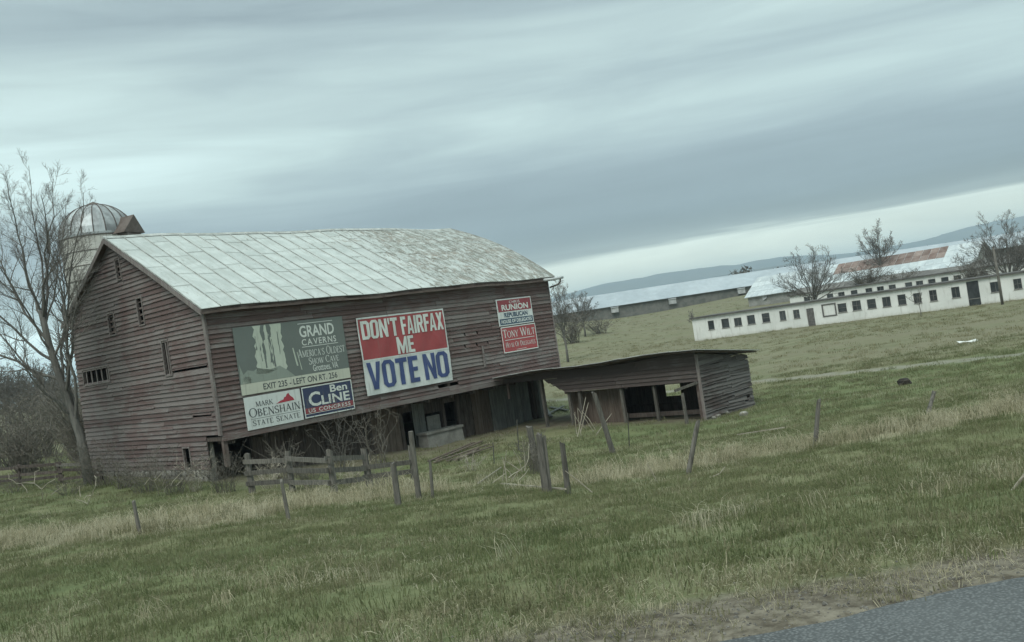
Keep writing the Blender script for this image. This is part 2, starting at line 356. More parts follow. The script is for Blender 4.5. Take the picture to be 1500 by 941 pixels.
# ------------------------------------------------------------------ ground sheet
def axis(lo, hi, n, c, s):
    t = np.linspace(math.asinh((lo-c)/s), math.asinh((hi-c)/s), n); return c+s*np.sinh(t)
gx = axis(-9000, 9000, 330, 0, 9.0); gy = axis(-120, 12000, 380, 6, 7.0)
GX, GY = np.meshgrid(gx, gy); fx, fy = GX.ravel(), GY.ravel()
fz = terrain(fx, fy)
me = bpy.data.meshes.new('ground'); nx_, ny_ = len(gx), len(gy)
idx = np.arange(nx_*ny_).reshape(ny_, nx_)
quads = np.stack([idx[:-1, :-1], idx[:-1, 1:], idx[1:, 1:], idx[1:, :-1]], -1).reshape(-1, 4)
me.from_pydata(np.stack([fx, fy, fz], 1).tolist(), [], quads.tolist())
me.polygons.foreach_set('use_smooth', [True]*len(me.polygons))
zt, zd, ztr, zs, zf = zones(fx, fy)
at1 = me.color_attributes.new('zones', 'FLOAT_COLOR', 'POINT'); at1.data.foreach_set('color', np.stack([zt, zd, ztr, zs], 1).astype(np.float32).ravel())
at2 = me.attributes.new('far', 'FLOAT', 'POINT'); at2.data.foreach_set('value', zf.astype(np.float32))
m, k = newmat('pasture'); pos = k.add('ShaderNodeNewGeometry').outputs['Position']
za = k.add('ShaderNodeAttribute', attribute_name='zones'); zsep = k.add('ShaderNodeSeparateColor', {0: za.outputs['Color']}); fa = k.add('ShaderNodeAttribute', attribute_name='far')
strk = k.add('ShaderNodeMapping', {'Vector': pos, 'Scale': (0.35, 1.0, 1.0), 'Rotation': (0, 0, rad(8))})
nA = k.noise(strk, 0.12, 4, 0.6, 0.4); nB = k.noise(pos, 0.9, 5, 0.65, 0.3); nC = k.noise(pos, 9.0, 4, 0.7); nD = k.noise(strk, 0.7, 5, 0.7, 0.4)
green = k.mix(k.smooth(nB, 0.35, 0.65), (0.100, 0.120, 0.056), (0.134, 0.150, 0.074))
green = k.mix(k.smooth(nA, 0.42, 0.66), green, (0.150, 0.150, 0.082))
green = k.mix(k.math('MULTIPLY', k.smooth(nD, 0.52, 0.70), 0.75), green, (0.19, 0.175, 0.105))
farc = k.mix(k.smooth(nD, 0.34, 0.66), (0.130, 0.136, 0.078), (0.195, 0.185, 0.122))
farc = k.mix(k.smooth(nA, 0.40, 0.62), farc, (0.165, 0.155, 0.102))
farc = k.mix(k.math('MULTIPLY', k.smooth(nB, 0.60, 0.75), 0.5), farc, (0.095, 0.10, 0.055))
c = k.mix(fa.outputs['Fac'], green, farc)
tanc = k.mix(k.smooth(nB, 0.3, 0.7), (0.36, 0.32, 0.225), (0.26, 0.235, 0.155))
c = k.mix(k.math('MULTIPLY', zsep.outputs[0], k.smooth(nC, 0.25, 0.6, 0.6, 1.0)), c, tanc)
dirt = k.mix(k.smooth(nB, 0.35, 0.65), (0.120, 0.100, 0.080), (0.175, 0.155, 0.120))
c = k.mix(k.math('MULTIPLY', zsep.outputs[1], k.smooth(nB, 0.30, 0.62, 1.0, 0.55)), c, dirt)
c = k.mix(k.math('MULTIPLY', k.smooth(zsep.outputs[2], 0.25, 0.75), 0.75), c, (0.23, 0.22, 0.185))
shc = k.mix(k.smooth(nC, 0.3, 0.7), (0.085, 0.072, 0.055), (0.185, 0.165, 0.13))
c = k.mix(k.smooth(k.math('ADD', za.outputs['Alpha'], k.math('MULTIPLY', k.math('SUBTRACT', nB, 0.5), 0.8)), 0.35, 0.75), c, shc)
c = k.mix(1.0, c, k.math('ADD', 0.65, k.math('MULTIPLY', nC, 0.7)), 'MULTIPLY')
finish(k, c, 0.95, nC, 0.35, 0.04, 0, 0.1); M['pasture'] = m; me.materials.append(m)
tag(link('ground', me), kind='structure')

# road: one sheet a little above the ground, its edge ragged
m, k = newmat('asphalt'); pos = k.add('ShaderNodeNewGeometry').outputs['Position']
a1 = k.noise(pos, 55, 3, 0.6); a2 = k.noise(pos, 0.8, 4, 0.6, 0.3)
vor = k.add('ShaderNodeTexVoronoi', {'Vector': pos, 'Scale': 60.0})
c = k.mix(k.smooth(a2, 0.3, 0.7), (0.056, 0.060, 0.062), (0.085, 0.090, 0.092))
c = k.mix(k.smooth(vor.outputs['Distance'], 0.6, 0.15, 0.0, 0.75), c, (0.17, 0.178, 0.18))
c = k.mix(1.0, c, k.math('ADD', 0.6, k.math('MULTIPLY', a1, 0.8)), 'MULTIPLY')
finish(k, c, 0.8, k.math('SUBTRACT', a1, vor.outputs['Distance']), 0.5, 0.01, 0, 0.35); M['asphalt'] = m
xs = np.unique(np.concatenate([np.linspace(-260, -30, 40), np.arange(-30, 30, 0.12), np.linspace(30, 260, 40)]))
mb = MB()
for i, x in enumerate(xs):
    wob = (float(fbm(np.array([x*1.1]), np.array([3.3]), 4)[0])-0.5)*0.42
    e0 = 4.2+0.115*x-0.02+wob
    mb.v += [(x, e0, 0.0), (x, e0-0.25, 0.012), (x, e0-9.2, 0.012)]
for i in range(len(xs)-1):
    for j in range(2): mb.f.append((3*i+j+1, 3*i+4+j, 3*i+3+j, 3*i+j))
tag(mb.build('road', 'asphalt'), kind='structure')

# ------------------------------------------------------------------ hills far away
def hills(name, y0, y1, peak, hfun, mat):
    xs = np.linspace(-9000, 9000, 260); ys = np.linspace(y0, y1, 26); mb = MB(); mb.smooth = True
    for j, y in enumerate(ys):
        t = (y-peak)/((peak-y0) if y < peak else (y1-peak)); s = (1-t*t)**1.4 if abs(t) < 1 else 0
        nz = fbm(xs*0.0021, np.full(xs.shape, y*0.0021), 4)
        for i, x in enumerate(xs): mb.v.append((x, y, -12+(hfun(x)+16)*s*(0.86+0.28*nz[i])))
    n = len(xs)
    for j in range(len(ys)-1):
        for i in range(n-1): a = j*n+i; mb.f.append((a, a+1, a+n+1, a+n))
    return tag(mb.build(name, mat), kind='structure')
M['forest_far'] = simple('wooded_slope', (0.050, 0.054, 0.050), (0.085, 0.080, 0.070), 0.004, (1, 1, 1), 0.95, 0.1, 0.05)
def rid(tab): 
    X = [a for a, b in tab]; H = [b for a, b in tab]
    return lambda x: float(np.interp(x/6500*1395, X, H))*6500/1395
hills('hills', 5200, 8200, 6500, rid([(-1900, 30), (-900, 36), (-600, 30), (-300, 26), (0, 34), (90, 43), (150, 51), (230, 55), (360, 51), (460, 45), (540, 43), (640, 50), (720, 57), (850, 60), (1100, 52), (1900, 40)]), 'forest_far')
def rid2(x): return float(np.interp(x/4300*1395, [-1900, -400, 60, 200, 300, 420, 560, 900, 1900], [12, 14, 14, 20, 33, 38, 30, 34, 20]))*4300/1395
hills('foothills', 3400, 5100, 4300, rid2, 'forest_far')

# ------------------------------------------------------------------ barn (local x along the front, y to the back, z up from its base)
ZB = -2.4
barn = tag(empty('barn', (W0[0], W0[1], ZB), BA), 'large old red clapboard barn with pale metal roof and campaign signs', 'barn')
LEN, DEP = 21.35, 13.4
EV_Y, EV_Z, RG_Y, RG_Z, BK_Y, BK_Z = -0.40, 6.74, 7.5, 11.06, 13.75, 7.645
SL = (RG_Z-EV_Z)/(RG_Y-EV_Y); SLB = (RG_Z-BK_Z)/(BK_Y-RG_Y)
def roofz(x, y):
    if y <= RG_Y:
        t = (y-EV_Y)/(RG_Y-EV_Y); z = EV_Z+SL*(y-EV_Y)
        s = min(max((x-13.5)/8.0, 0), 1); s = s*s*(3-2*s)
        z += 0.42*s*math.sin(math.pi*min(max(t, 0), 1)**0.9)-0.14*s*t*t
    else:
        z = RG_Z-SLB*(y-RG_Y); s = min(max((x-13.5)/8.0, 0), 1); z -= 0.14*s*s*(3-2*s)
    return z+0.03*math.sin(x*0.55)+0.02*math.sin(x*1.3+y*0.6)
RX0, RX1 = -0.36, 21.66
# --- roof deck (both slopes) with sheets and seams as its pieces
mb = MB()
ys = [EV_Y+(RG_Y-EV_Y)*i/8 for i in range(9)]+[RG_Y+(BK_Y-RG_Y)*i/4 for i in range(1, 5)]
xs = [RX0+0.03+(RX1-RX0-0.06)*i/24 for i in range(25)]
for off in (-0.035, -0.13):
    for x in xs:
        for y in ys: mb.v.append((x, y, roofz(x, y)+off))
ny = len(ys); N1 = len(xs)*ny
for i in range(len(xs)-1):
    for j in range(ny-1):
        a = i*ny+j; mb.f.append((a, a+ny, a+ny+1, a+1)); mb.f.append((N1+a+1, N1+a+ny+1, N1+a+ny, N1+a))
for i in range(len(xs)-1):
    for j in (0, ny-1): a = i*ny+j; q = (a, N1+a, N1+a+ny, a+ny); mb.f.append(q if j == 0 else q[::-1])
for j in range(ny-1):
    for i in (0, len(xs)-1): a = i*ny+j; q = (a, a+1, N1+a+1, N1+a); mb.f.append(q if i == 0 else q[::-1])
roof = mb.build('roof', 'beam', barn)
# roof metal: pale galvanised sheet, soot and rust growing along the seams to the right
m, k = newmat('roof_sheet'); tc = k.add('ShaderNodeTexCoord'); oi = k.add('ShaderNodeObjectInfo'); p = tc.outputs['Object']
sp = k.add('ShaderNodeSeparateXYZ', {0: p})
pr = k.add('ShaderNodeVectorMath', {0: p, 1: k.add('ShaderNodeCombineXYZ', {0: k.math('MULTIPLY', oi.outputs['Random'], 3.0), 1: 0.0, 2: 0.0})}, operation='ADD')
r1 = k.noise(pr, 1.1, 6, 0.7, 0.6); r2 = k.noise(k.add('ShaderNodeMapping', {'Vector': pr, 'Scale': (1.5, 0.55, 0.55)}), 3.0, 7, 0.78, 0.7); r3 = k.noise(p, 0.33, 4, 0.6, 0.3); r4 = k.noise(k.add('ShaderNodeMapping', {'Vector': pr, 'Scale': (5, 0.35, 0.35)}), 1.6, 5, 0.7, 0.3)
c = k.mix(k.smooth(r1, 0.35, 0.65), (0.40, 0.43, 0.415), (0.50, 0.53, 0.515))
c = k.mix(k.math('MULTIPLY', k.smooth(r4, 0.48, 0.70), 0.7), c, (0.36, 0.37, 0.345))
wear = k.math('ADD', k.smooth(sp.outputs[0], 10.0, 15.0), k.math('MULTIPLY', k.math('SUBTRACT', r3, 0.5), 1.0))
wear = k.math('ADD', 0.085, k.math('MULTIPLY', wear, 0.14))
thr = k.math('SUBTRACT', 0.70, wear)
mk = k.smooth(r2, k.math('SUBTRACT', thr, 0.035), k.math('ADD', thr, 0.06))
c = k.mix(mk, c, k.mix(k.smooth(r1, 0.4, 0.7), (0.19, 0.19, 0.165), (0.235, 0.20, 0.165)))
c = k.mix(1.0, c, k.math('ADD', 0.90, k.math('MULTIPLY', oi.outputs['Random'], 0.12)), 'MULTIPLY')
finish(k, c, 0.55, r2, 0.25, 0.01, 0.1, 0.4); M['roof_sheet'] = m
rr = random.Random(3)
ncol = 24; cw = (RX1-RX0)/ncol
rowsets = [[-0.43, 1.7, 3.75, 5.8, RG_Y], [-0.43, 0.75, 2.8, 4.85, 6.6, RG_Y], [-0.43, 1.2, 3.3, 5.3, RG_Y]]
for i in range(ncol):
    x0 = RX0+i*cw+0.012; x1 = RX0+(i+1)*cw-0.012
    R_ = rowsets[rr.choice([0, 1, 2])]; sh = rr.uniform(-0.35, 0.35)
    R_ = [R_[0]]+[q+sh for q in R_[1:-1]]+[R_[-1]]
    for a, b in zip(R_[:-1], R_[1:]):
        mb = MB(); n = 4; lift = rr.uniform(0, 0.006)
        for j in range(n+1):
            y = a+(b-a)*j/n; z = lift+0.022*(1-j/n)       # lower end laps over the sheet below
            for x in (x0, x1):
                for dz in (0.0, -0.022): mb.v.append((x, y, roofz(x, y)+z+dz))
        for j in range(n):
            q = 4*j; mb.f += [(q, q+2, q+6, q+4), (q+1, q+5, q+7, q+3), (q, q+4, q+5, q+1), (q+2, q+3, q+7, q+6)]
        mb.f += [(0, 1, 3, 2), (4*n, 4*n+2, 4*n+3, 4*n+1)]
        mb.build('metal_sheet', 'roof_sheet', roof)
M['seam'] = simple('roof_seam', (0.26, 0.27, 0.255), (0.40, 0.415, 0.40), 2, (1, 1, 1), 0.6, 0.1, 0.3)
for i in range(ncol+1):
    x = min(max(RX0+i*cw, RX0+0.02), RX1-0.02); mb = MB(); n = 8
    for j in range(n+1):
        y = EV_Y-0.03+(RG_Y-EV_Y+0.03)*j/n; z = roofz(x, y)+0.03
        for dx, dz in ((-0.018, -0.02), (0.018, -0.02), (0.014, 0.035), (-0.014, 0.035)): mb.v.append((x+dx, y, z+dz))
    for j in range(n):
        q = 4*j
        for a, b in ((0, 1), (1, 2), (2, 3), (3, 0)): mb.f.append((q+a, q+b, q+4+b, q+4+a))
    mb.f += [(3, 2, 1, 0), (4*n, 4*n+1, 4*n+2, 4*n+3)]
    mb.build('seam', 'seam', roof)
mb = MB()
for i in range(24):     # ridge cap
    xa, xb = RX0+(RX1-RX0)*i/24, RX0+(RX1-RX0)*(i+1)/24
    za, zb_ = roofz(xa, RG_Y)+0.05, roofz(xb, RG_Y)+0.05
    mb.hexa([(xa, RG_Y-0.18, za-0.11), (xb, RG_Y-0.18, zb_-0.11), (xb, RG_Y+0.18, zb_-0.11), (xa, RG_Y+0.18, za-0.11), (xa, RG_Y-0.03, za+0.02), (xb, RG_Y-0.03, zb_+0.02), (xb, RG_Y+0.03, zb_+0.02), (xa, RG_Y+0.03, za+0.02)])
mb.build('ridge_cap', 'seam', roof)
# back slope covering, never seen from the road side
mb = MB()
for i in range(12):
    xa, xb = RX0+(RX1-RX0)*i/12, RX0+(RX1-RX0)*(i+1)/12
    mb.hexa([(xa+.01, RG_Y+.2, roofz(xa, RG_Y+.2)-.03), (xb-.01, RG_Y+.2, roofz(xb, RG_Y+.2)-.03), (xb-.01, BK_Y, roofz(xb, BK_Y)-.03), (xa+.01, BK_Y, roofz(xa, BK_Y)-.03),
             (xa+.01, RG_Y+.2, roofz(xa, RG_Y+.2)), (xb-.01, RG_Y+.2, roofz(xb, RG_Y+.2)), (xb-.01, BK_Y, roofz(xb, BK_Y)), (xa+.01, BK_Y, roofz(xa, BK_Y))])
mb.build('back_roof_sheet', 'roof_sheet', barn)
# rake boards and the eave board
for xr in (RX0-0.004, RX1+0.004):
    mb = MB()
    yy_ = ys
    for a, b in zip(yy_[:-1], yy_[1:]):
        w = 0.03 if xr < 0 else -0.03
        z0, z1 = roofz(xr, a), roofz(xr, b)
        lo, hi = min(xr, xr+w), max(xr, xr+w)
        mb.hexa([(lo, a, z0-0.26), (hi, a, z0-0.26), (hi, b, z1-0.26), (lo, b, z1-0.26), (lo, a, z0-0.03), (hi, a, z0-0.03), (hi, b, z1-0.03), (lo, b, z1-0.03)])
    mb.build('rake_board', 'trim', roof)
mb = MB()
for i in range(12):
    a = RX0+0.04+(RX1-RX0-0.08)*i/12; b = RX0+0.04+(RX1-RX0-0.08)*(i+1)/12
    mb.hexa([(a, EV_Y+0.0, roofz(a, EV_Y)-0.22), (b, EV_Y, roofz(b, EV_Y)-0.22), (b, EV_Y+0.03, roofz(b, EV_Y)-0.22), (a, EV_Y+0.03, roofz(a, EV_Y)-0.22),
             (a, EV_Y, roofz(a, EV_Y)-0.04), (b, EV_Y, roofz(b, EV_Y)-0.04), (b, EV_Y+0.03, roofz(b, EV_Y)-0.04), (a, EV_Y+0.03, roofz(a, EV_Y)-0.04)])
mb.build('eave_board', 'beam', roof)
# gutter end sticking out at the far right of the eave
mb = MB(); gp = [(20.6, -0.52, 6.58), (21.7, -0.52, 6.60), (22.25, -0.52, 6.64)]
mb.tube(gp, [0.075]*3, 8); gut = mb.build('gutter', 'gutter', barn, True)
mb = MB(); mb.tube([(22.0, -0.52, 6.60), (22.0, -0.50, 6.42), (21.85, -0.44, 6.27), (21.6, -0.30, 6.2), (21.45, -0.1, 6.15)], [0.05]*5, 7); mb.build('elbow_pipe', 'rust', gut, True)

# --- clapboards
PITCH_B = 0.20
def claps(wall, axis, rows, mat, seed, seglen, warp=0.012):
    """rows: list of (z0, z1, [(lo0, hi0, lo1, hi1)...]) spans at the bottom and the top edge of each course"""
    r = random.Random(seed); n = 0
    for z0, z1, spans in rows:
        for lo0, hi0, lo1, hi1 in spans:
            L = max(hi0, hi1)-min(lo0, lo1)
            if L < 0.08: continue
            ns = max(1, int(round(L/seglen+r.uniform(-0.3, 0.3)))); cuts = [0]+sorted(min(max((i+r.uniform(-0.25, 0.25))/ns, 0.02), 0.98) for i in range(1, ns))+[1]
            for t0, t1 in zip(cuts[:-1], cuts[1:]):
                g = 0.006
                b0 = lo0+(hi0-lo0)*t0+(g if t0 > 0 else 0); b1 = lo0+(hi0-lo0)*t1-(g if t1 < 1 else 0)
                u0 = lo1 if t0 == 0 else max(b0, lo1); u1 = hi1 if t1 == 1 else min(b1, hi1)
                if u1 < u0+0.01: u0 = u1 = (b0+b1)/2; u1 += 0.01
                d0, d1 = r.gauss(0, warp), r.gauss(0, warp); o0, o1 = max(0, r.gauss(0.004, 0.008)), max(0, r.gauss(0.004, 0.008))
                bt, tt = 0.068, 0.010          # thickness at the lower and the upper edge
                Z0a, Z0b = z0-0.02+d0, z0-0.02+d1; Z1a, Z1b = z1+d0*.3, z1+d1*.3
                mid = (b0+b1)/2; midu = (u0+u1)/2; dm = (d0+d1)/2+r.gauss(0, warp*0.6)
                mb = MB()
                for q0, q1, za, zb_, oo in ((b0, u0, Z0a, Z1a, o0), (mid, midu, z0-0.02+dm, z1, (o0+o1)/2), (b1, u1, Z0b, Z1b, o1)):
                    for a, zz, dd in ((q0, za, 0), (q0, za, -bt-oo), (q1, zb_, -tt), (q1, zb_, 0)):
                        mb.v.append((a, dd, zz) if axis == 'x' else (dd, a, zz))
                for s_ in range(2):
                    q = 4*s_
                    for a, b in ((0, 1), (1, 2), (2, 3), (3, 0)):
                        f = (q+a, q+b, q+4+b, q+4+a); mb.f.append(f if axis == 'y' else f[::-1])
                e0, e1 = (0, 3, 2, 1), (8, 9, 10, 11)
                mb.f += [e0, e1] if axis == 'y' else [e0[::-1], e1[::-1]]
                mb.build('clapboard', mat, wall); n += 1
    return n
def cut(spans, a, b):
    out = []
    for l0, h0, l1, h1 in spans:
        if b <= l0 or a >= h0: out.append((l0, h0, l1, h1)); continue
        if a > l0+0.05: out.append((l0, a, l1, a))
        if b < h0-0.05: out.append((b, h0, b, h1))
    return out
# front wall: frame + boards
mb = MB()
for x in (0.06, 4.3, 8.5, 12.8, 17.0, 21.25): mb.box(x-0.09, x+0.09, 0.03, 0.23, 1.5, 6.78)
for z in (2.9, 4.4, 5.8): mb.box(0.16, 21.15, 0.05, 0.17, z-0.07, z+0.07)
front = mb.build('front_wall', 'beam', barn)
rows = []; z = 1.50; i = 0
holes_f = [(12.0, 13.4, 1.72, 1.98), (14.2, 14.3, 3.55, 3.8), (15.05, 15.16, 3.6, 3.8), (15.9, 15.98, 3.6, 3.8), (14.3, 14.4, 4.05, 4.25), (15.2, 15.3, 4.05, 4.25)]
while z < 6.72:
    z1 = min(z+PITCH_B, 6.80); sp = [(0.0, LEN, 0.0, LEN)]
    for a, b, c0, c1 in holes_f:
        if c0 < (z+z1)/2 < c1: sp = cut(sp, a, b)
    rows.append((z, z1, sp)); z += PITCH_B
nf = claps(front, 'x', rows, 'clap_front', 11, 4.4)
# gable wall (left end)
OPEN_G = [(6.84, 7.26, 9.03, 9.98), (5.2, 5.68, 6.74, 7.91), (8.22, 8.85, 6.60, 7.6), (3.35, 3.88, 4.3, 5.8), (9.62, 12.6, 4.47, 5.2), (2.78, 3.33, 0.2, 1.06), (0.5, 2.1, 2.40, 2.53), (0.25, 3.3, 4.36, 4.45)]
gw = MB()
for y in (0.1, 4.2, 8.6, 13.2): gw.box(0.04, 0.22, y-0.09, y+0.09, 0.2, min(roofz(0, y)-0.15, 10.7))
for zz in (1.6, 4.1, 6.3): gw.box(0.06, 0.18, 0.2 if zz > 1.5 else 1.4, 12.55, zz-0.07, zz+0.07)
gwall = gw.build('gable_wall', 'beam', barn)
def gspan(z):
    lo = 1.25 if z < 1.49 else 0.0; hi = DEP
    zz = z+0.16
    if zz > EV_Z: lo = max(lo, EV_Y+(zz-EV_Z)/SL)
    if zz > BK_Z: hi = min(hi, BK_Y-(zz-BK_Z)/SLB)
    return lo, hi
rows = []; z = 0.15
while z < 10.75:
    z1 = z+PITCH_B; a0, b0 = gspan(z); a1, b1 = gspan(z1)
    if z < 1.49 < z1: a1 = a0
    if b1 < a1+0.05: a1 = b1 = (a1+b1)/2; b1 += 0.04
    sp = [(a0, b0, a1, b1)] if b0 > a0+0.15 else []
    for a, b, c0, c1 in OPEN_G:
        if c1-c0 < 0.2:
            if z <= c0 < z1: sp = cut(sp, a, b); rows.append((z+0.11, z1, [(a+0.01, b-0.01, a+0.01, b-0.01)]))
        elif c0 < (z+z1)/2 < c1: sp = cut(sp, a, b)
    rows.append((z, z1, sp)); z += PITCH_B
ng = claps(gwall, 'y', rows, 'clap_gable', 5, 4.9, 0.016)
print('CLAPBOARDS', nf, ng)
# louvre and window pieces in the gable openings
for n_, (a, b, c0, c1) in enumerate(OPEN_G[:6]):
    mb = MB(); w = 0.06
    for y0, y1, z0, z1 in ((a-w, a, c0-w, c1+w), (b, b+w, c0-w, c1+w), (a, b, c0-w, c0), (a, b, c1, c1+w)): mb.box(-0.092, 0.03, y0, y1, z0, z1)
    wf = mb.build('opening_frame', 'trim', gwall)
    if n_ == 4:
        for q in range(5):
            y = a+0.3+(b-a-0.6)*q/4; mb = MB(); mb.box(-0.03, 0.0, y-0.05, y+0.05, c0+0.003, c1-0.003); mb.build('slat', 'trim', gwall)
    elif n_ in (0, 1, 2):
        for q in range(4):
            zz = c0+(c1-c0)*(q+0.5)/4; mb = MB(); mb.hexa([(-0.02, a+.003, zz-.05), (-0.03, a+.003, zz-.05), (-0.03, b-.003, zz-.05), (-0.02, b-.003, zz-.05), (0.06, a+.003, zz+.05), (0.05, a+.003, zz+.05), (0.05, b-.003, zz+.05), (0.06, b-.003, zz+.05)]); mb.build('slat', 'dark_wood', gwall)
mb = MB(); mb.box(-0.055, 0.0, 3.55, 3.62, 4.3, 5.8); mb.build('slat', 'trim', gwall)
# corner boards
mb = MB(); mb.box(-0.10, 0.0, -0.10, 0.10, 1.50, 6.55); mb.build('corner_board', 'trim', barn)
mb = MB(); mb.box(LEN, LEN+0.06, -0.10, 0.10, 1.50, 6.6); mb.build('corner_board', 'trim', barn)
# right end and back walls (turned away from the road)
mb = MB(); mb.poly([(LEN-0.06, 0.02, 1.45), (LEN-0.06, DEP, 1.45), (LEN-0.06, DEP, 7.7), (LEN-0.06, RG_Y, 10.75), (LEN-0.06, 0.02, 6.8)]); mb.poly([(LEN-0.01, 0.02, 1.45), (LEN-0.01, 0.02, 6.8), (LEN-0.01, RG_Y, 10.75), (LEN-0.01, DEP, 7.7), (LEN-0.01, DEP, 1.45)][::-1])
mb.poly([(LEN-0.06, 0.02, 1.45), (LEN-0.01, 0.02, 1.45), (LEN-0.01, 0.02, 6.8), (LEN-0.06, 0.02, 6.8)])
mb.build('end_wall', 'clap_gable', barn)
mb = MB(); mb.box(0.0, LEN-0.07, DEP-0.06, DEP, -1.2, 7.68); mb.build('back_wall', 'clap_front', barn)
# floor of the upper storey and its sill: what overhangs the stable front
mb = MB(); mb.box(0.0, LEN, 0.0, DEP-0.08, 1.28, 1.44); mb.build('overhang_floor', 'dark_wood', barn)
mb = MB(); mb.box(-0.02, LEN+0.02, -0.08, -0.005, 1.26, 1.475); mb.build('sill_beam', 'clap_front', barn)
for i in range(14):
    x = 0.5+i*1.55; mb = MB(); mb.box(x-0.07, x+0.07, 0.02, 1.2, 1.10, 1.275); mb.build('joist', 'dark_wood', barn)
# stable front under the overhang, set back
YS = 1.25
STB = [(2.2, 8.4, 'dark_wood'), (8.45, 10.3, 'brown_plank'), (11.2, 12.0, 'grey_plank'), (13.1, 13.4, 'dark_wood'), (14.4, 15.3, 'dark_wood'), (15.35, 16.7, 'brown_plank'), (16.75, 19.9, 'grey_plank')]
mb = MB(); mb.box(2.2, 20.2, YS+0.2, YS+0.3, 0.9, 1.27)
for x in (2.15, 8.42, 10.4, 13.25, 14.3, 20.25): mb.box(x-0.1, x+0.1, YS-0.02, YS+0.2, -1.9, 1.27)
stab = mb.build('stable_front', 'dark_wood', barn)
r = random.Random(8)
for a, b, mt in STB:
    n = max(1, int(round((b-a)/0.36)))
    for i in range(n):
        x0 = a+(b-a)*i/n; x1 = a+(b-a)*(i+1)/n
        mb = MB(); dz = r.uniform(-0.08, 0.12); dy = r.uniform(-0.015, 0.015)
        mb.box(x0+0.008, x1-0.008, YS+0.035+dy, YS+0.07+dy, -1.7+dz, 1.22); mb.build('plank', mt, stab)
# horizontal boards above the openings and the pale hatch
for (a, b, z0, z1, mt) in ((10.5, 11.2, 0.75, 1.25, 'dark_wood'), (12.0, 13.1, 0.45, 1.25, 'dark_wood'), (13.4, 14.3, 0.8, 1.25, 'dark_wood'), (12.0, 13.1, -1.7, -0.9, 'dark_wood')):
    mb = MB(); mb.box(a+.005, b-.005, YS+0.04, YS+0.08, z0, z1); mb.build('plank', mt, stab)
mb = MB()
for q in ((12.05, 12.15, -0.86, 0.32), (12.82, 12.92, -0.86, 0.32), (12.15, 12.82, 0.22, 0.32), (12.15, 12.82, -0.86, -0.76)): mb.box(q[0], q[1], YS-0.03, YS+0.03, q[2], q[3])
mb.box(12.15, 12.82, YS+0.0, YS+0.02, -0.76, 0.22)
mb.box(12.47, 12.51, YS-0.02, YS-0.005, -0.76, 0.22)
mb.build('hatch', 'concrete', stab)
mb = MB(); mb.box(0.0, 0.12, 1.32, DEP, -1.4, 0.12); mb.box(0.14, 0.3, 1.35, 1.6, -1.2, 1.27); mb.build('foundation', 'concrete', barn)
# foundation stones showing below the siding
r = random.Random(4)
def stone(c, sx, sy, sz, rnd):
    mb = MB(); b = []
    for zz, f in ((-1, 0.75), (-0.3, 1.0), (0.5, 0.95), (1, 0.6)):
        for j in range(6):
            a = 2*math.pi*j/6+rnd.uniform(-.2, .2); q = f*rnd.uniform(0.82, 1.1); b.append((c[0]+sx*math.cos(a)*q, c[1]+sy*math.sin(a)*q, c[2]+sz*zz))
    mb.v = b
    for i in range(3):
        for j in range(6): mb.f.append((6*i+j, 6*i+(j+1) % 6, 6*i+6+(j+1) % 6, 6*i+6+j))
    mb.f += [tuple(range(5, -1, -1)), tuple(range(18, 24))]; return mb
fnd = [o for o in barn.children if o.name.startswith('foundation')][0]
for zc in (-0.05, -0.33, -0.60):
    y = 1.35+r.uniform(0, 0.2)
    while y < 12.8:
        w = r.uniform(0.28, 0.6); stone((-0.02, y+w/2, zc+r.uniform(-.02, .02)), 0.10, w*0.52, 0.145, r).build('stone', 'stone', fnd); y += w
# end post of the stable and the right end of the lower storey
mb = MB(); mb.box(20.35, 20.75, 0.95, 1.25, -1.9, 1.27); mb.build('post', 'grey_plank', barn)
mb = MB(); mb.box(LEN-0.3, LEN-0.06, 1.3, DEP-0.1, -2.0, 1.27); mb.build('lower_end_wall', 'dark_wood', barn)
# loose trim strip on the front siding and bottom patches
mb = MB(); mb.box(15.35, 15.47, -0.13, -0.09, 2.35, 3.45); mb.build('batten', 'trim', front)

def bw(x, y, z=0.0):    # barn local -> world
    return Vector((W0[0]+BU[0]*x+BV[0]*y, W0[1]+BU[1]*x+BV[1]*y, ZB+z))
# concrete trough before the stable front
tr = bw(12.4, 0.75); t_z = gz(tr.x, tr.y)
mb = MB(); mb.hexa([(-1.25, -0.4, -0.3), (1.25, -0.4, -0.3), (1.25, 0.35, -0.3), (-1.25, 0.35, -0.3), (-1.2, -0.36, 0.68), (1.2, -0.36, 0.68), (1.2, 0.33, 0.68), (-1.2, 0.33, 0.68)])
tro = tag(empty('trough', (tr.x, tr.y, t_z), BA), 'low grey concrete trough standing under the barn overhang below the hatch', 'trough')
mb.build('block', 'concrete', tro)
mb = MB()
for q in ((-1.26, 1.26, -0.42, -0.30), (-1.26, 1.26, 0.26, 0.38), (-1.26, -1.12, -0.30, 0.26), (1.12, 1.26, -0.30, 0.26)): mb.box(*q, 0.684, 0.80)
mb.build('rim', 'concrete', tro)
# ------------------------------------------------------------------ lettering
def text_mesh(body, bold=0.0):
    cu = bpy.data.curves.new('t', 'FONT'); cu.body = body; cu.size = 1.0; cu.offset = bold; cu.resolution_u = 3
    ob = bpy.data.objects.new('t', cu); COL.objects.link(ob)
    dg = bpy.context.evaluated_depsgraph_get(); me = bpy.data.meshes.new_from_object(ob.evaluated_get(dg))
    bpy.data.objects.remove(ob); bpy.data.curves.remove(cu)
    v = [(p.co.x, p.co.y) for p in me.vertices]; f = [tuple(p.vertices) for p in me.polygons]; bpy.data.meshes.remove(me)
    return v, f
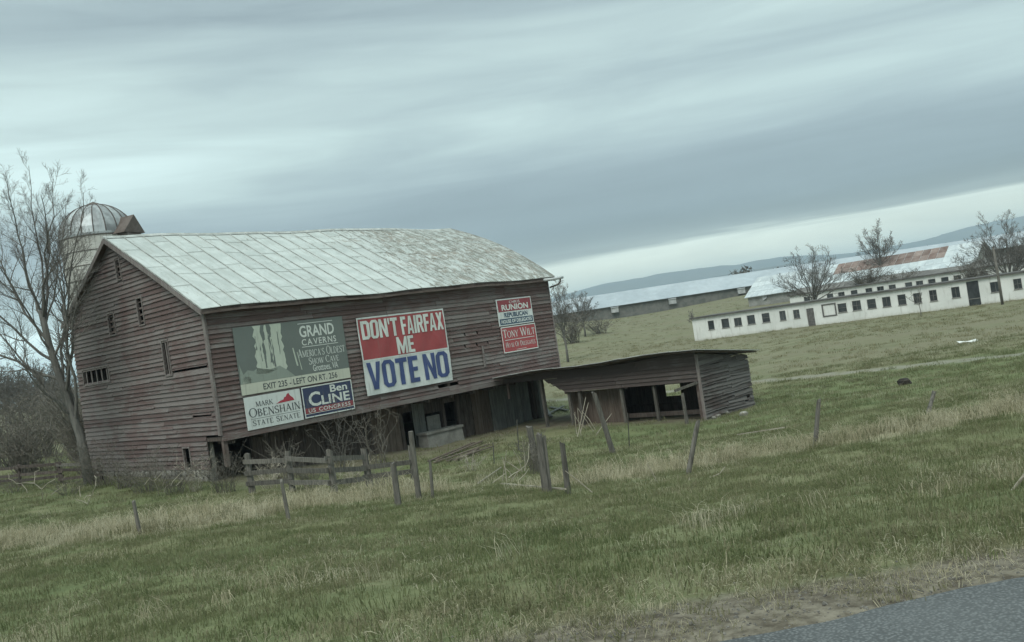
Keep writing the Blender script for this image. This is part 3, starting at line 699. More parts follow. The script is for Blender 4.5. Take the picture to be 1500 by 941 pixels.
# a small serif alphabet drawn from thick and thin strokes
def serif(c):
    P = []; K, N, SF = 0.135, 0.062, 0.11
    def L(a, b, t):
        dx, dy = b[0]-a[0], b[1]-a[1]; l = math.hypot(dx, dy); nx, ny = -dy/l*t/2, dx/l*t/2
        P.append([(a[0]+nx, a[1]+ny), (a[0]-nx, a[1]-ny), (b[0]-nx, b[1]-ny), (b[0]+nx, b[1]+ny)])
    def S(x, y, w=SF): P.append([(x-w, y-0.02), (x+w, y-0.02), (x+w, y+0.02), (x-w, y+0.02)])
    def V(x, t=K, a=0, b=1, s=True):
        L((x, a), (x, b), t)
        if s: S(x, a+0.02); S(x, b-0.02)
    def arc(cx, cy, rx, ry, a0, a1, n=18):
        for i in range(n):
            q0 = math.radians(a0+(a1-a0)*i/n); q1 = math.radians(a0+(a1-a0)*(i+1)/n)
            o = []
            for q, sgn in ((q0, 1), (q1, 1), (q1, -1), (q0, -1)):
                t = N+(K-N)*abs(math.cos(q)); o.append((cx+(rx+sgn*t/2)*math.cos(q), cy+(ry+sgn*N/2)*math.sin(q)))
            P.append(o)
    w = 0.7
    if c == 'A': L((0.06, 0), (0.36, 1), N); L((0.34, 1), (0.66, 0), K); L((0.16, 0.33), (0.56, 0.33), N); S(0.06, 0.02); S(0.66, 0.02); w = 0.74
    elif c == 'B': V(0.12); arc(0.2, 0.76, 0.26, 0.22, -90, 90); arc(0.2, 0.27, 0.32, 0.25, -90, 90); w = 0.6
    elif c in 'CG':
        arc(0.42, 0.5, 0.36, 0.48, 45, 315); L((0.68, 0.7), (0.7, 0.98), N)
        if c == 'G': V(0.70, K, 0.08, 0.46, False); S(0.68, 0.46)
        w = 0.78
    elif c == 'D': V(0.12); arc(0.2, 0.5, 0.48, 0.48, -90, 90); w = 0.76
    elif c in 'EFL':
        V(0.12); 
        if c != 'L': L((0.12, 0.98), (0.54, 0.98), N); L((0.53, 1), (0.53, 0.8), N); L((0.12, 0.52), (0.44, 0.52), N)
        if c != 'F': L((0.12, 0.02), (0.56, 0.02), N); L((0.55, 0), (0.57, 0.24), N)
        w = 0.6
    elif c == 'H': V(0.12); V(0.62); L((0.12, 0.51), (0.62, 0.51), N); w = 0.74
    elif c == 'I': V(0.13); w = 0.26
    elif c == 'K': V(0.12); L((0.16, 0.42), (0.6, 0.98), N); L((0.3, 0.58), (0.64, 0.02), K); S(0.6, 0.98); S(0.64, 0.02); w = 0.7
    elif c == 'M': V(0.1, N); L((0.1, 1), (0.44, 0.04), K); L((0.44, 0.04), (0.78, 1), N); V(0.8); w = 0.92
    elif c == 'N': V(0.1, N); L((0.1, 1), (0.64, 0), K); V(0.64, N); w = 0.74
    elif c == 'O': arc(0.41, 0.5, 0.36, 0.48, 0, 360, 28); w = 0.82
    elif c == 'R': V(0.12); arc(0.2, 0.74, 0.28, 0.24, -90, 90); L((0.3, 0.5), (0.62, 0.02), K); S(0.64, 0.02); w = 0.68
    elif c == 'S': arc(0.29, 0.74, 0.21, 0.24, 30, 250, 14); arc(0.29, 0.26, 0.22, 0.25, 90, -150, 14); L((0.2, 0.55), (0.38, 0.47), K); L((0.49, 0.76), (0.5, 1), N); L((0.07, 0), (0.08, 0.26), N); w = 0.58
    elif c == 'T': V(0.32, K, 0, 1, False); S(0.32, 0.02); L((0.02, 0.98), (0.62, 0.98), N); L((0.03, 1), (0.02, 0.78), N); L((0.61, 1), (0.62, 0.78), N); w = 0.64
    elif c == 'V': L((0.06, 1), (0.36, 0), K); L((0.36, 0), (0.66, 1), N); S(0.06, 0.98); S(0.66, 0.98); w = 0.72
    elif c == 'W': L((0.05, 1), (0.3, 0), K); L((0.3, 0), (0.52, 0.95), N); L((0.5, 0.95), (0.76, 0), K); L((0.76, 0), (1.0, 1), N); S(0.05, 0.98); S(1.0, 0.98); S(0.5, 0.98); w = 1.05
    elif c == 'Y': L((0.05, 1), (0.33, 0.45), K); L((0.33, 0.45), (0.62, 1), N); V(0.33, K, 0, 0.47, False); S(0.33, 0.02); S(0.05, 0.98); S(0.62, 0.98); w = 0.68
    elif c == "'": L((0.1, 0.75), (0.12, 1), 0.06); w = 0.2
    else: w = 0.34
    return P, w
def serif_text(body, small=0.8, gap=0.07):
    v, f = [], []; x = 0; first = True
    for ch in body:
        P, w = serif(ch.upper()); s = 1.0 if first else small
        for p in P:
            b = len(v); v += [(x+a*s, c*s) for a, c in p]; f.append(tuple(range(b, b+len(p))))
        x += w*s+gap; first = ch == ' '
    return v, f
def tracked(body, bold, track):
    v, f = [], []; x = 0
    for ch in body:
        if ch == ' ': x += 0.3+track; continue
        a, b = text_mesh(ch, bold); mn = min(p[0] for p in a); mx = max(p[0] for p in a); o = len(v)
        v += [(p[0]-mn+x, p[1]) for p in a]; f += [tuple(i+o for i in q) for q in b]; x += mx-mn+track
    return v, f

def vinyl(name, col, var=0.08):
    m, k = newmat(name); tc = k.add('ShaderNodeTexCoord'); n = k.noise(tc.outputs['Object'], 0.9, 5, 0.6, 0.4); f = k.noise(tc.outputs['Object'], 7.0, 4, 0.6)
    c = k.mix(1.0, col, k.math('ADD', 1-var*2.2, k.math('ADD', k.math('MULTIPLY', n, var*2.4), k.math('MULTIPLY', f, var*1.6))), 'MULTIPLY')
    st = k.noise(k.add('ShaderNodeMapping', {'Vector': tc.outputs['Object'], 'Scale': (5, 5, 0.5)}), 1.5, 5, 0.65, 0.2)
    c = k.mix(k.smooth(st, 0.50, 0.75, 0.0, 0.35), c, (0.16, 0.155, 0.14))
    finish(k, c, 0.55, n, 0.3, 0.04, 0, 0.3); return m
for n_, c_ in dict(s_white=(0.58, 0.61, 0.595), s_grey=(0.145, 0.165, 0.155), s_beige=(0.50, 0.51, 0.43), s_pale=(0.46, 0.50, 0.43), s_dark=(0.06, 0.068, 0.075), s_navy=(0.040, 0.052, 0.105), s_red=(0.33, 0.070, 0.075), s_maroon=(0.25, 0.058, 0.070), s_blue=(0.055, 0.080, 0.20), s_slate=(0.05, 0.085, 0.13), s_text=(0.60, 0.63, 0.60), s_crimson=(0.36, 0.045, 0.065), s_mid=(0.25, 0.285, 0.25)).items(): M[n_] = vinyl(n_, c_)

class Sign:
    """a flat sign on the barn front; local x right, z up from its lower left corner, y out of the wall is negative"""
    def __init__(s, name, x0, x1, z0, z1, label, tilt=0.0, rip=None):
        b = bw(x0, -0.115, z0); s.o = tag(empty(name, b, BA), label, 'sign', 'signs on the barn front'); s.o.rotation_euler = (0, tilt, BA); s.w = x1-x0; s.h = z1-z0; s.rip = rip or (lambda x, z: 0.0); s.fine = rip is not None; s.d = 0.0
    def _y(s, x, z): return -s.d-s.rip(x, z)
    def panel(s, name, x0, x1, z0, z1, mat, n=1, solid=False):
        mb = MB(); nx = max(1, int(n*(x1-x0)/0.2)) if n > 1 else 1; nz = max(1, int(n*(z1-z0)/0.2)) if n > 1 else 1
        if solid:
            mb.box(x0, x1, s._y(0, 0), s._y(0, 0)+0.03, z0, z1)
        else:
            for i in range(nx+1):
                for j in range(nz+1): x = x0+(x1-x0)*i/nx; z = z0+(z1-z0)*j/nz; mb.v.append((x, s._y(x, z), z))
            for i in range(nx):
                for j in range(nz): a = i*(nz+1)+j; mb.f.append((a, a+nz+1, a+nz+2, a+1))
        return mb.build(name, mat, s.o, n > 1)
    def put(s, name, vf, x0, x1, z0, z1, mat):
        v, f = vf; a = [p[0] for p in v]; b = [p[1] for p in v]; ax, bx, az_, bz = min(a), max(a), min(b), max(b)
        mb = MB()
        for p in v:
            x = x0+(p[0]-ax)/(bx-ax)*(x1-x0); z = z0+(p[1]-az_)/(bz-az_)*(z1-z0); mb.v.append((x, s._y(x, z)-(p[2] if len(p) > 2 else 0.0), z))
        mb.f = f; o = mb.build(name, mat, s.o)
        if s.fine:                                    # follow the ripples of the cloth
            bm = bmesh.new(); bm.from_mesh(o.data); bmesh.ops.triangulate(bm, faces=bm.faces[:]); bmesh.ops.subdivide_edges(bm, edges=bm.edges[:], cuts=4, use_grid_fill=True)
            for q in bm.verts: q.co.y = s._y(q.co.x, q.co.z)
            bm.to_mesh(o.data); bm.free()
        return o
    def shape(s, name, polys, mat):
        mb = MB()
        for P in polys: mb.poly([(x, s._y(x, z), z) for x, z in P])
        return mb.build(name, mat, s.o)
    def border(s, x0, x1, z0, z1, t, mat):
        mb = MB()
        for a, b, c, e in ((x0, x1, z0, z0+t), (x0, x1, z1-t, z1), (x0, x0+t, z0+t, z1-t), (x1-t, x1, z0+t, z1-t)): 
            n = 14
            for i in range(n):
                for (qa, qb, qc, qe) in [(a+(b-a)*i/n, a+(b-a)*(i+1)/n, c, e) if b-a > e-c else (a, b, c+(e-c)*i/n, c+(e-c)*(i+1)/n)]:
                    mb.poly([(qa, s._y(qa, qc), qc), (qb, s._y(qb, qc), qc), (qb, s._y(qb, qe), qe), (qa, s._y(qa, qe), qe)])
        return mb.build('border', mat, s.o)

# 1. large grey billboard with the pale stone columns
g = Sign('billboard', 1.11, 6.73, 2.97, 5.83, 'large grey green billboard with pale stone columns and beige bottom strip')
Wd, Ht = g.w, g.h
g.panel('panel', 0, Wd, 0, Ht, 's_grey', solid=True)
g.d = 0.006; g.panel('strip', 0.0, Wd, 0.0, 0.46, 's_beige')
r = random.Random(21)
def ragged(cx, w0, w1, z0, z1, n=14, rg=0.06):
    L_, R_ = [], []
    for i in range(n+1):
        t = i/n; w = w0+(w1-w0)*t; z = z0+(z1-z0)*t; L_.append((cx-w/2+r.uniform(-rg, rg), z)); R_.append((cx+w/2+r.uniform(-rg, rg), z))
    return [[L_[i], R_[i], R_[i+1], L_[i+1]] for i in range(n)]
pol = ragged(1.12, 0.46, 0.34, 0.85, 2.84)+ragged(1.52, 0.40, 0.14, 0.8, 2.84)+ragged(2.02, 0.62, 0.5, 0.8, 2.84)
g.shape('column_print', pol, 's_pale')
g.d = 0.010
g.shape('mound_print', [[(0.02, 0.47), (0.62, 0.47), (0.7, 0.95), (0.42, 1.02), (0.2, 0.85), (0.06, 1.3)], [(0.62, 0.47), (2.7, 0.47), (2.35, 0.78), (2.0, 1.02), (1.5, 0.92), (0.9, 1.05), (0.7, 0.95)]], 's_mid')
g.shape('light_print', [[(0.1, 0.48), (0.5, 0.48), (0.55, 0.66), (0.25, 0.82)], [(0.8, 0.82), (1.3, 0.75), (1.9, 0.88), (1.7, 1.06), (1.2, 0.98), (0.95, 1.2)], [(2.85, 0.9), (2.93, 0.9), (2.80, 1.7), (2.74, 1.7)], [(3.06, 0.7), (3.10, 0.7), (2.98, 1.5), (2.94, 1.5)]], 's_pale')
g.shape('shadow_print', [q for (cx, w, a, b) in ((1.18, 0.05, 1.3, 2.1), (1.36, 0.08, 1.0, 2.0), (1.62, 0.05, 1.2, 2.6), (1.78, 0.07, 1.0, 2.2), (1.0, 0.04, 1.8, 2.4), (2.1, 0.04, 1.5, 2.5), (1.44, 0.07, 2.2, 2.8), (1.72, 0.08, 2.3, 2.84)) for q in ragged(cx, w, w*0.5, a, b, 6, 0.02)], 's_grey')
for z in (1.66, 2.70): g.panel('rule_line', 3.18 if z > 2 else 3.25, 5.05 if z > 2 else 5.2, z, z+0.028, 's_text')
g.put('lettering', text_mesh('GRAND', 0.022), 3.22, 5.08, 2.10, 2.62, 's_text')
g.put('lettering', tracked('CAVERNS', 0.012, 0.16), 3.27, 5.12, 1.74, 2.02, 's_text')
g.put('lettering', serif_text("AMERICA'S OLDEST"), 2.98, 5.52, 1.22, 1.60, 's_text')
g.put('lettering', serif_text('SHOW CAVE'), 3.50, 5.12, 0.86, 1.18, 's_text')
g.put('lettering', text_mesh('Grottoes, VA', 0.008), 3.66, 5.02, 0.50, 0.84, 's_text')
g.put('lettering', text_mesh('EXIT 235 - LEFT ON RT. 256', 0.014), 1.05, 4.90, 0.10, 0.37, 's_dark')

# 2. red and white banner, wrinkled vinyl
def rip(x, z): return 0.02+0.016*math.sin(2.1*x+1.3*z)+0.012*math.sin(5.3*x-3.1*z+1)+0.010*math.sin(9*x+7*z)*math.exp(-((z-0.5)/0.8)**2)+0.02*math.exp(-((x-4.9+0.6*(z-2))/0.12)**2)*math.exp(-((z-2.1)/0.5)**2)
b = Sign('vinyl_banner', 7.50, 13.0, 1.98, 5.65, 'big wrinkled banner with red upper half over white lower half', rip=rip)
Wd, Ht = b.w, b.h
b.panel('white_half', 0, Wd, 0, 1.60, 's_white', 2); b.panel('red_half', 0, Wd, 1.60, Ht, 's_red', 2)
b.d = 0.012
b.border(0, Wd, 1.60, Ht, 0.075, 's_white')
b.d = 0.022
def heavy(body, gap=0.05):
    """poster capitals built from thick bars"""
    v, f = [], []; x = 0.0; T, B = 0.19, 0.17; cnt = [0]
    def P(*pts):
        o = len(v); cnt[0] += 1; v.extend((x+a, c) for a, c in pts); f.append(tuple(range(o, o+len(pts))))
    def R(a, b_, c, d_): P((a, c), (b_, c), (b_, d_), (a, d_))
    for ch in body:
        w = 0.56
        if ch == 'D': R(0, T, 0, 1); P((T, 0), (0.42, 0), (0.56, 0.14), (0.56-T, 0.2), (0.34, B), (T, B)); P((T, 1), (T, 1-B), (0.34, 1-B), (0.56-T, 0.8), (0.56, 0.86), (0.42, 1)); P((0.56-T, 0.2), (0.56, 0.14), (0.56, 0.86), (0.56-T, 0.8))
        elif ch == 'O':
            P((0, 0.14), (0.13, 0), (0.43, 0), (0.56, 0.14), (0.37, 0.19), (0.34, B-0.03), (0.22, B-0.03), (0.19, 0.19)); P((0.56, 0.86), (0.43, 1), (0.13, 1), (0, 0.86), (0.19, 0.81), (0.22, 1.03-B), (0.34, 1.03-B), (0.37, 0.81))
            P((0, 0.14), (0.19, 0.19), (0.19, 0.81), (0, 0.86)); P((0.56, 0.14), (0.56, 0.86), (0.37, 0.81), (0.37, 0.19))
        elif ch == 'N': R(0, T-.02, 0, 1); R(0.56-T+.02, 0.56, 0, 1); P((T-.02, 1), (T-.02, 0.60), (0.56-T+.02, 0), (0.56-T+.02, 0.40))
        elif ch == 'T': R(0, 0.52, 1-B, 1); R(0.26-T/2, 0.26+T/2, 0, 1-B); w = 0.52
        elif ch in 'FE':
            R(0, T, 0, 1); R(T, 0.44, 1-B, 1); R(T, 0.41, 0.43, 0.43+B*0.9); w = 0.44
            if ch == 'E': R(T, 0.45, 0, B)
        elif ch == 'I': R(0, T, 0, 1); w = T
        elif ch == 'A': P((0, 0), (T-.01, 0), (0.33, 1), (0.2, 1)); P((0.6-T+.01, 0), (0.6, 0), (0.4, 1), (0.27, 1)); R(0.17, 0.43, 0.18, 0.32); w = 0.6
        elif ch == 'R': R(0, T, 0, 1); P((T, 1), (T, 1-B), (0.36, 1-B), (0.54, 0.88), (0.44, 1)); P((T, 0.43), (0.43, 0.43), (0.54, 0.55), (0.36, 0.58), (T, 0.58)); P((0.36, 0.58), (0.54, 0.55), (0.54, 0.88), (0.36, 1-B)); P((0.24, 0.43), (0.42, 0.43), (0.57, 0), (0.37, 0)); w = 0.57
        elif ch == 'X': P((0, 0), (0.2, 0), (0.58, 1), (0.38, 1)); P((0.38, 0), (0.58, 0), (0.2, 1), (0, 1)); w = 0.58
        elif ch == 'M': R(0, 0.16, 0, 1); R(0.56, 0.72, 0, 1); P((0.16, 1), (0.16, 0.55), (0.30, 0), (0.36, 0), (0.36, 0.42)); P((0.56, 1), (0.36, 0.42), (0.36, 0), (0.42, 0), (0.56, 0.55)); w = 0.72
        elif ch == 'V': P((0, 1), (0.19, 0), (0.30, 0), (0.30, 0.26), (0.185, 1)); P((0.60, 1), (0.415, 1), (0.30, 0.26), (0.30, 0), (0.41, 0)); w = 0.60
        elif ch == "'": P((0, 1), (0.03, 0.66), (0.11, 0.66), (0.14, 1)); w = 0.14
        x += w+gap
    return v, f
b.put('lettering', heavy("DON'T"), 0.20, 2.40, 2.62, 3.50, 's_text')
b.put('lettering', heavy('FAIRFAX'), 2.62, 5.34, 2.62, 3.50, 's_text')
b.put('lettering', heavy('ME'), 2.18, 3.28, 1.72, 2.54, 's_text')
b.put('lettering', heavy('VOTE'), 0.18, 3.32, 0.24, 1.53, 's_blue')
b.put('lettering', heavy('NO'), 3.68, 5.32, 0.24, 1.53, 's_blue')

# 3. white state-senate sign with the red state outline
s_ = Sign('campaign_sign', 1.16, 3.92, 1.49, 2.87, 'white campaign sign with a small red state outline')
s_.panel('panel', 0, s_.w, 0, s_.h, 's_white', solid=True); s_.d = 0.008
s_.put('lettering', serif_text('MARK', 1.0), 0.52, 1.36, 0.92, 1.14, 's_dark')
s_.put('lettering', serif_text('OBENSHAIN', 0.82), 0.14, 2.66, 0.50, 0.90, 's_dark')
s_.put('lettering', serif_text('STATE SENATE', 0.88, 0.12), 0.26, 2.60, 0.14, 0.38, 's_dark')
s_.panel('rule_line', 0.2, 2.62, 0.425, 0.44, 's_dark')
s_.shape('state_outline', [[(1.48, 0.90), (2.42, 0.93), (2.38, 1.02), (2.34, 1.07), (2.24, 1.15), (2.17, 1.27), (2.08, 1.24), (2.02, 1.14), (1.93, 1.12), (1.88, 1.03), (1.72, 1.00), (1.60, 0.94)]], 's_crimson')
# 4. navy congress sign
s_ = Sign('campaign_sign', 4.00, 6.72, 1.52, 2.89, 'navy campaign sign with red stripe and white border')
s_.panel('panel', 0, s_.w, 0, s_.h, 's_navy', solid=True); s_.d = 0.008
s_.panel('stripe', 0.06, s_.w-0.06, 0.18, 0.42, 's_maroon'); s_.d = 0.013
s_.border(0, s_.w, 0, s_.h, 0.05, 's_text')
s_.panel('rule_line', 0.06, s_.w-0.06, 0.155, 0.175, 's_text')
s_.put('lettering', text_mesh('Ben', 0.02), 1.50, 2.44, 0.95, 1.28, 's_text')
s_.put('lettering', text_mesh('C', 0.022), 0.30, 0.94, 0.46, 1.10, 's_text')
s_.put('lettering', text_mesh('LINE', 0.024), 0.98, 2.52, 0.47, 0.88, 's_text')
s_.put('lettering', tracked('US CONGRESS', 0.012, 0.12), 0.22, 2.50, 0.215, 0.385, 's_text')
# 5. maroon, white and slate delegate sign
s_ = Sign('campaign_sign', 16.92, 19.70, 4.335, 5.79, 'campaign sign in maroon, white and blue bands, upper of two at right')
s_.panel('panel', 0, s_.w, 0, s_.h, 's_white', solid=True); s_.d = 0.008
s_.panel('red_band', 0.07, s_.w-0.07, 0.76, s_.h-0.06, 's_maroon'); s_.panel('blue_band', 0.07, s_.w-0.07, 0.06, 0.38, 's_slate'); s_.d = 0.014
s_.put('lettering', tracked('CHRIS', 0.008, 0.2), 0.98, 1.82, 1.18, 1.33, 's_text')
s_.put('lettering', text_mesh('RUNION', 0.03), 0.34, 2.46, 0.82, 1.14, 's_text')
s_.put('lettering', text_mesh('REPUBLICAN', 0.03), 0.48, 2.34, 0.44, 0.70, 's_slate')
s_.put('lettering', text_mesh('HOUSE OF DELEGATES', 0.028), 0.18, 2.62, 0.12, 0.32, 's_text')
# 6. all red delegate sign
s_ = Sign('campaign_sign', 16.97, 19.74, 2.865, 4.275, 'all red campaign sign with white border, lower of two at right')
s_.panel('panel', 0, s_.w, 0, s_.h, 's_red', solid=True); s_.d = 0.008
s_.border(0, s_.w, 0, s_.h, 0.05, 's_text')
s_.put('lettering', serif_text('TONY', 0.8), 0.12, 1.32, 0.80, 1.26, 's_text')
s_.put('lettering', serif_text('WILT', 0.8), 1.46, 2.66, 0.80, 1.26, 's_text')
s_.panel('rule_line', 0.2, 2.58, 0.67, 0.70, 's_text')
s_.put('lettering', serif_text('HOUSE OF DELEGATES', 0.78, 0.08), 0.22, 2.58, 0.28, 0.56, 's_text')
s_.panel('rule_line', 1.0, 1.8, 0.11, 0.13, 's_text')

# ------------------------------------------------------------------ silo
SX, SY = -22.15, 53.0; SZ = gz(SX, SY); SR = 1.95
silo = tag(empty('silo', (SX, SY, SZ)), 'tall grey concrete silo with ribbed metal dome behind the barn', 'silo')
SH = CAMZ+8.66-SZ
nst = 40; mb0 = None
for j in range(int(SH/0.78)+1):
    z0 = 0.78*j-0.3; z1 = min(z0+0.775, SH)
    if z1-z0 < 0.1: break
    mb = MB()
    for i in range(nst):
        a0 = 2*math.pi*(i+0.06)/nst; a1 = 2*math.pi*(i+0.94)/nst; p = []
        for zz in (z0, z1):
            for rr_, aa in ((SR, a0), (SR, a1), (SR-0.07, a1), (SR-0.07, a0)): p.append((rr_*math.cos(aa), rr_*math.sin(aa), zz))
        mb.hexa(p)
    mb.tube([(0, 0, z0), (0, 0, z1)], [SR-0.02]*2, 40)
    ring = mb.build('stave_ring', 'stave', silo)
    hb = MB(); n = 40
    for i in range(n):
        a0 = 2*math.pi*i/n; a1 = 2*math.pi*(i+1)/n; zz = z0+0.4; p = []
        for z_ in (zz-0.02, zz+0.02):
            for rr_, aa in ((SR+0.028, a0), (SR+0.028, a1), (SR-0.01, a1), (SR-0.01, a0)): p.append((rr_*math.cos(aa), rr_*math.sin(aa), z_))
        hb.hexa(p)
    hb.build('hoop', 'hoop', silo)
DH = 1.80; ng_ = 20
dome = MB().tube([(0, 0, SH-0.05), (0, 0, SH+0.06)], [SR+0.06]*2, 40).build('dome', 'dome', silo)
for i in range(ng_):
    mb = MB(); ns = 7; a0 = 2*math.pi*i/ng_; a1 = 2*math.pi*(i+1)/ng_
    for j in range(ns+1):
        t = (math.pi/2)*0.92*j/ns; rr_ = (SR+0.04)*math.cos(t); zz = SH+0.05+DH*math.sin(t)
        for aa in (a0, (a0+a1)/2, a1): mb.v.append((rr_*math.cos(aa), rr_*math.sin(aa), zz))
    for j in range(ns):
        for q in range(2): mb.f.append((3*j+q, 3*j+q+1, 3*j+q+4, 3*j+q+3))
    mb.build('gore_panel', 'dome', dome)
    mb = MB(); mb.tube([((SR+0.05)*math.cos(t)*math.cos(a0), (SR+0.05)*math.cos(t)*math.sin(a0), SH+0.05+DH*1.005*math.sin(t)) for t in [(math.pi/2)*0.92*j/7 for j in range(8)]], [0.03]*8, 4); mb.build('rib', 'hoop', dome)
mb = MB(); mb.tube([(0, 0, SH+DH-0.06), (0, 0, SH+DH+0.02), (0, 0, SH+DH+0.22)], [0.55, 0.5, 0.04], 14); mb.build('cap', 'rust', dome)
# chute with gabled hood on its right side
ch = MB(); ch.box(1.80, 2.6, -0.5, 0.5, -0.3, SH-0.17); cho = ch.build('chute', 'rust', silo)
h0 = SH+0.15
hd = MB(); A = (1.2, -0.78, h0-0.3); B = (2.65, -0.78, h0-0.3); C = (2.65, 0.78, h0-0.3); D = (1.2, 0.78, h0-0.3); T1 = (1.2, 0, h0+0.66); T2 = (2.75, 0, h0+0.66)
hd.poly([A, B, T2, T1]); hd.poly([C, D, T1, T2]); hd.poly([B, C, T2]); hd.poly([D, A, T1]); hd.poly([A, D, C, B]); hd.build('hood', 'rust', cho)
cho.rotation_euler = (0, 0, rad(-22))
# ------------------------------------------------------------------ lean-to shed running out from the barn front
SHZ = 1.25
so = bw(16.6, -12.3, -SHZ)
shed = tag(empty('shed', so, BA), 'low open sided clapboard shed with tin roof joined to the barn', 'shed')
def rz_s(x, y): 
    hi = 3.13-0.28*max(0, (y-0.8))/11.5+0.03*math.sin(y*0.9); return hi-(0.125*x)+0.02*math.sin(x*2+y)
mb = MB()
for x in (0.06, 4.22):
    for y in (0.08,): mb.box(x-0.07, x+0.07, y-0.07+0.1, y+0.07+0.1, -0.6, 2.5 if x > 1 else 3.0)
mb.box(0.1, 4.2, 0.1, 0.16, 1.2, 1.3); ew = mb.build('end_wall', 'beam', shed)
rows = []; z = -0.15; i = 0; r = random.Random(31)
while z < 2.98:
    z1 = z+0.15; hi0 = 4.3 if z < rz_s(4.3, 0)-0.12 else max(0.2, (3.13-0.12-z)/0.125); hi1 = 4.3 if z1 < rz_s(4.3, 0)-0.1 else max(0.2, min(hi0, (3.13-0.1-z1)/0.125))
    sp = [(0.0, hi0, 0.0, hi1)]
    if i in (3, 4): sp = cut(sp, 2.9+0.2*i, 3.2+0.2*i)
    rows.append((z, z1, sp)); z += 0.15; i += 1
claps(ew, 'x', rows, 'clap_shed', 41, 1.9, 0.03)
mb = MB(); mb.box(-0.05, 0.0, -0.06, 0.08, -0.5, 3.0); mb.build('corner_board', 'trim', shed)
mb = MB()
for y in (0.3, 4.2, 8.0, 12.0): mb.box(0.03, 0.13, y-0.06, y+0.06, 1.7, rz_s(0, y)-0.12)
sw = mb.build('side_wall', 'beam', shed)
rows = []; z = 1.80
while z < 2.92:
    z1 = z+0.185; yh = 7.9+max(0, (z-1.8))*1.9; yh = 12.2 if z > 2.52 else yh; top = rz_s(0, 6)-0.03
    yl = 0.0
    y1_ = min(0.8+(3.11-z1)/0.0243, 12.2)
    yt = min(yh+(0.35 if z < 2.5 else 0), y1_) if z < 2.52 else y1_
    rows.append((z, z1, [(0.09, min(yh, y1_+3), 0.09, max(yt, 0.3))])); z += 0.185
claps(sw, 'y', rows, 'shed_red', 43, 4.2, 0.012)
mb = MB(); n = 14                                                    # roof deck
P_ = [(x, 12.65*j/n-0.45) for j in range(n+1) for x in (-0.72, 4.5)]
for dz in (0.0, -0.05):
    for x, y in P_: mb.v.append((x, y, rz_s(x, y)+dz))
q = len(P_)
for j in range(n): a = 2*j; mb.f += [(a, a+1, a+3, a+2), (q+a+2, q+a+3, q+a+1, q+a), (a, a+2, q+a+2, q+a), (a+1, q+a+1, q+a+3, a+3)]
mb.f += [(0, q, q+1, 1), (2*n, 2*n+1, q+2*n+1, q+2*n)]
srf = mb.build('roof', 'beam', shed); r = random.Random(6)
for j in range(9):
    y0 = -0.58+12.68*j/9; y1 = -0.56+12.68*(j+1)/9; mb = MB(); l = r.uniform(0, 0.012); o = r.uniform(-0.06, 0.05)
    for x in (-0.88+o, 4.6):
        for y in (y0, y1): 
            for dz in (0.0, -0.03): mb.v.append((x, y, rz_s(x, y)+0.04+l+dz+(0.012 if y == y0 else 0)))
    mb.f += [(0, 4, 6, 2), (1, 3, 7, 5), (0, 2, 3, 1), (4, 5, 7, 6), (0, 1, 5, 4), (2, 6, 7, 3)]
    mb.build('tin_sheet', 'tin', srf)
for y, lean, w in ((4.5, 0.05, 0.14), (7.85, 0.0, 0.12), (7.2, -0.12, 0.16), (9.6, 0.02, 0.14), (2.6, 0.03, 0.13)):
    mb = MB(); mb.beam((0.12, y, -0.6), (0.10, y+lean, 2.9), w, w); mb.build('post', 'post', shed)
mb = MB(); r = random.Random(14)
y = 0.1                                                              # boards of the far side, a square hole left open
bkw = None
mb.box(4.16, 4.26, 0.1, 8.6, 0.35, 0.45); mb.box(4.16, 4.26, 0.1, 8.6, 1.9, 2.0); bkw = mb.build('back_wall', 'dark_wood', shed)
while y < 8.6:
    w = r.uniform(0.26, 0.38); segs = [(-0.5, 2.45)]
    if 4.05 < y+w/2 < 4.75: segs = [(-0.5, 0.75), (1.35, 2.45)]
    for a, b_ in segs: mb = MB(); mb.box(4.27, 4.30, y+0.004, y+w-0.004, a, b_); mb.build('plank', 'dark_wood', bkw)
    y += w
y = 4.9
prt = MB().box(0.7, 0.78, 4.9, 8.0, 0.6, 0.7).build('partition', 'dark_wood', shed)
while y < 7.9:
    w = r.uniform(0.28, 0.4); mb = MB(); mb.box(0.62, 0.66, y+0.005, y+w-0.005, -0.1+r.uniform(-.05, .1), 1.72); mb.build('plank', 'brown_plank', prt); y += w
mb = MB(); mb.box(0.5, 0.6, 0.2, 4.6, 0.25, 0.45); mb.build('rail', 'dark_wood', shed)
# gate post with its bar by the open end
def local_post(mb, h, r0, seed, sides=7, dx=0.0, dy=0.0, below=0.35):
    rr_ = random.Random(seed); n = 6; b = len(mb.v); ph = [rr_.uniform(0.78, 1.15) for _ in range(sides)]
    for i in range(n+1):
        t = i/n; z = -below+(h+below)*t; q = r0*(1.08-0.22*t)*rr_.uniform(0.95, 1.05); tt = (z/h)
        for j in range(sides):
            a = 2*math.pi*j/sides; zz = z+(rr_.uniform(-0.05, 0.05) if i == n else 0)
            mb.v.append((dx*tt+q*ph[j]*math.cos(a), dy*tt+q*ph[j]*math.sin(a), zz))
    for i in range(n):
        for j in range(sides): j2 = (j+1) % sides; mb.f.append((b+i*sides+j, b+i*sides+j2, b+(i+1)*sides+j2, b+(i+1)*sides+j))
    mb.f.append(tuple(b+n*sides+j for j in range(sides))); return mb

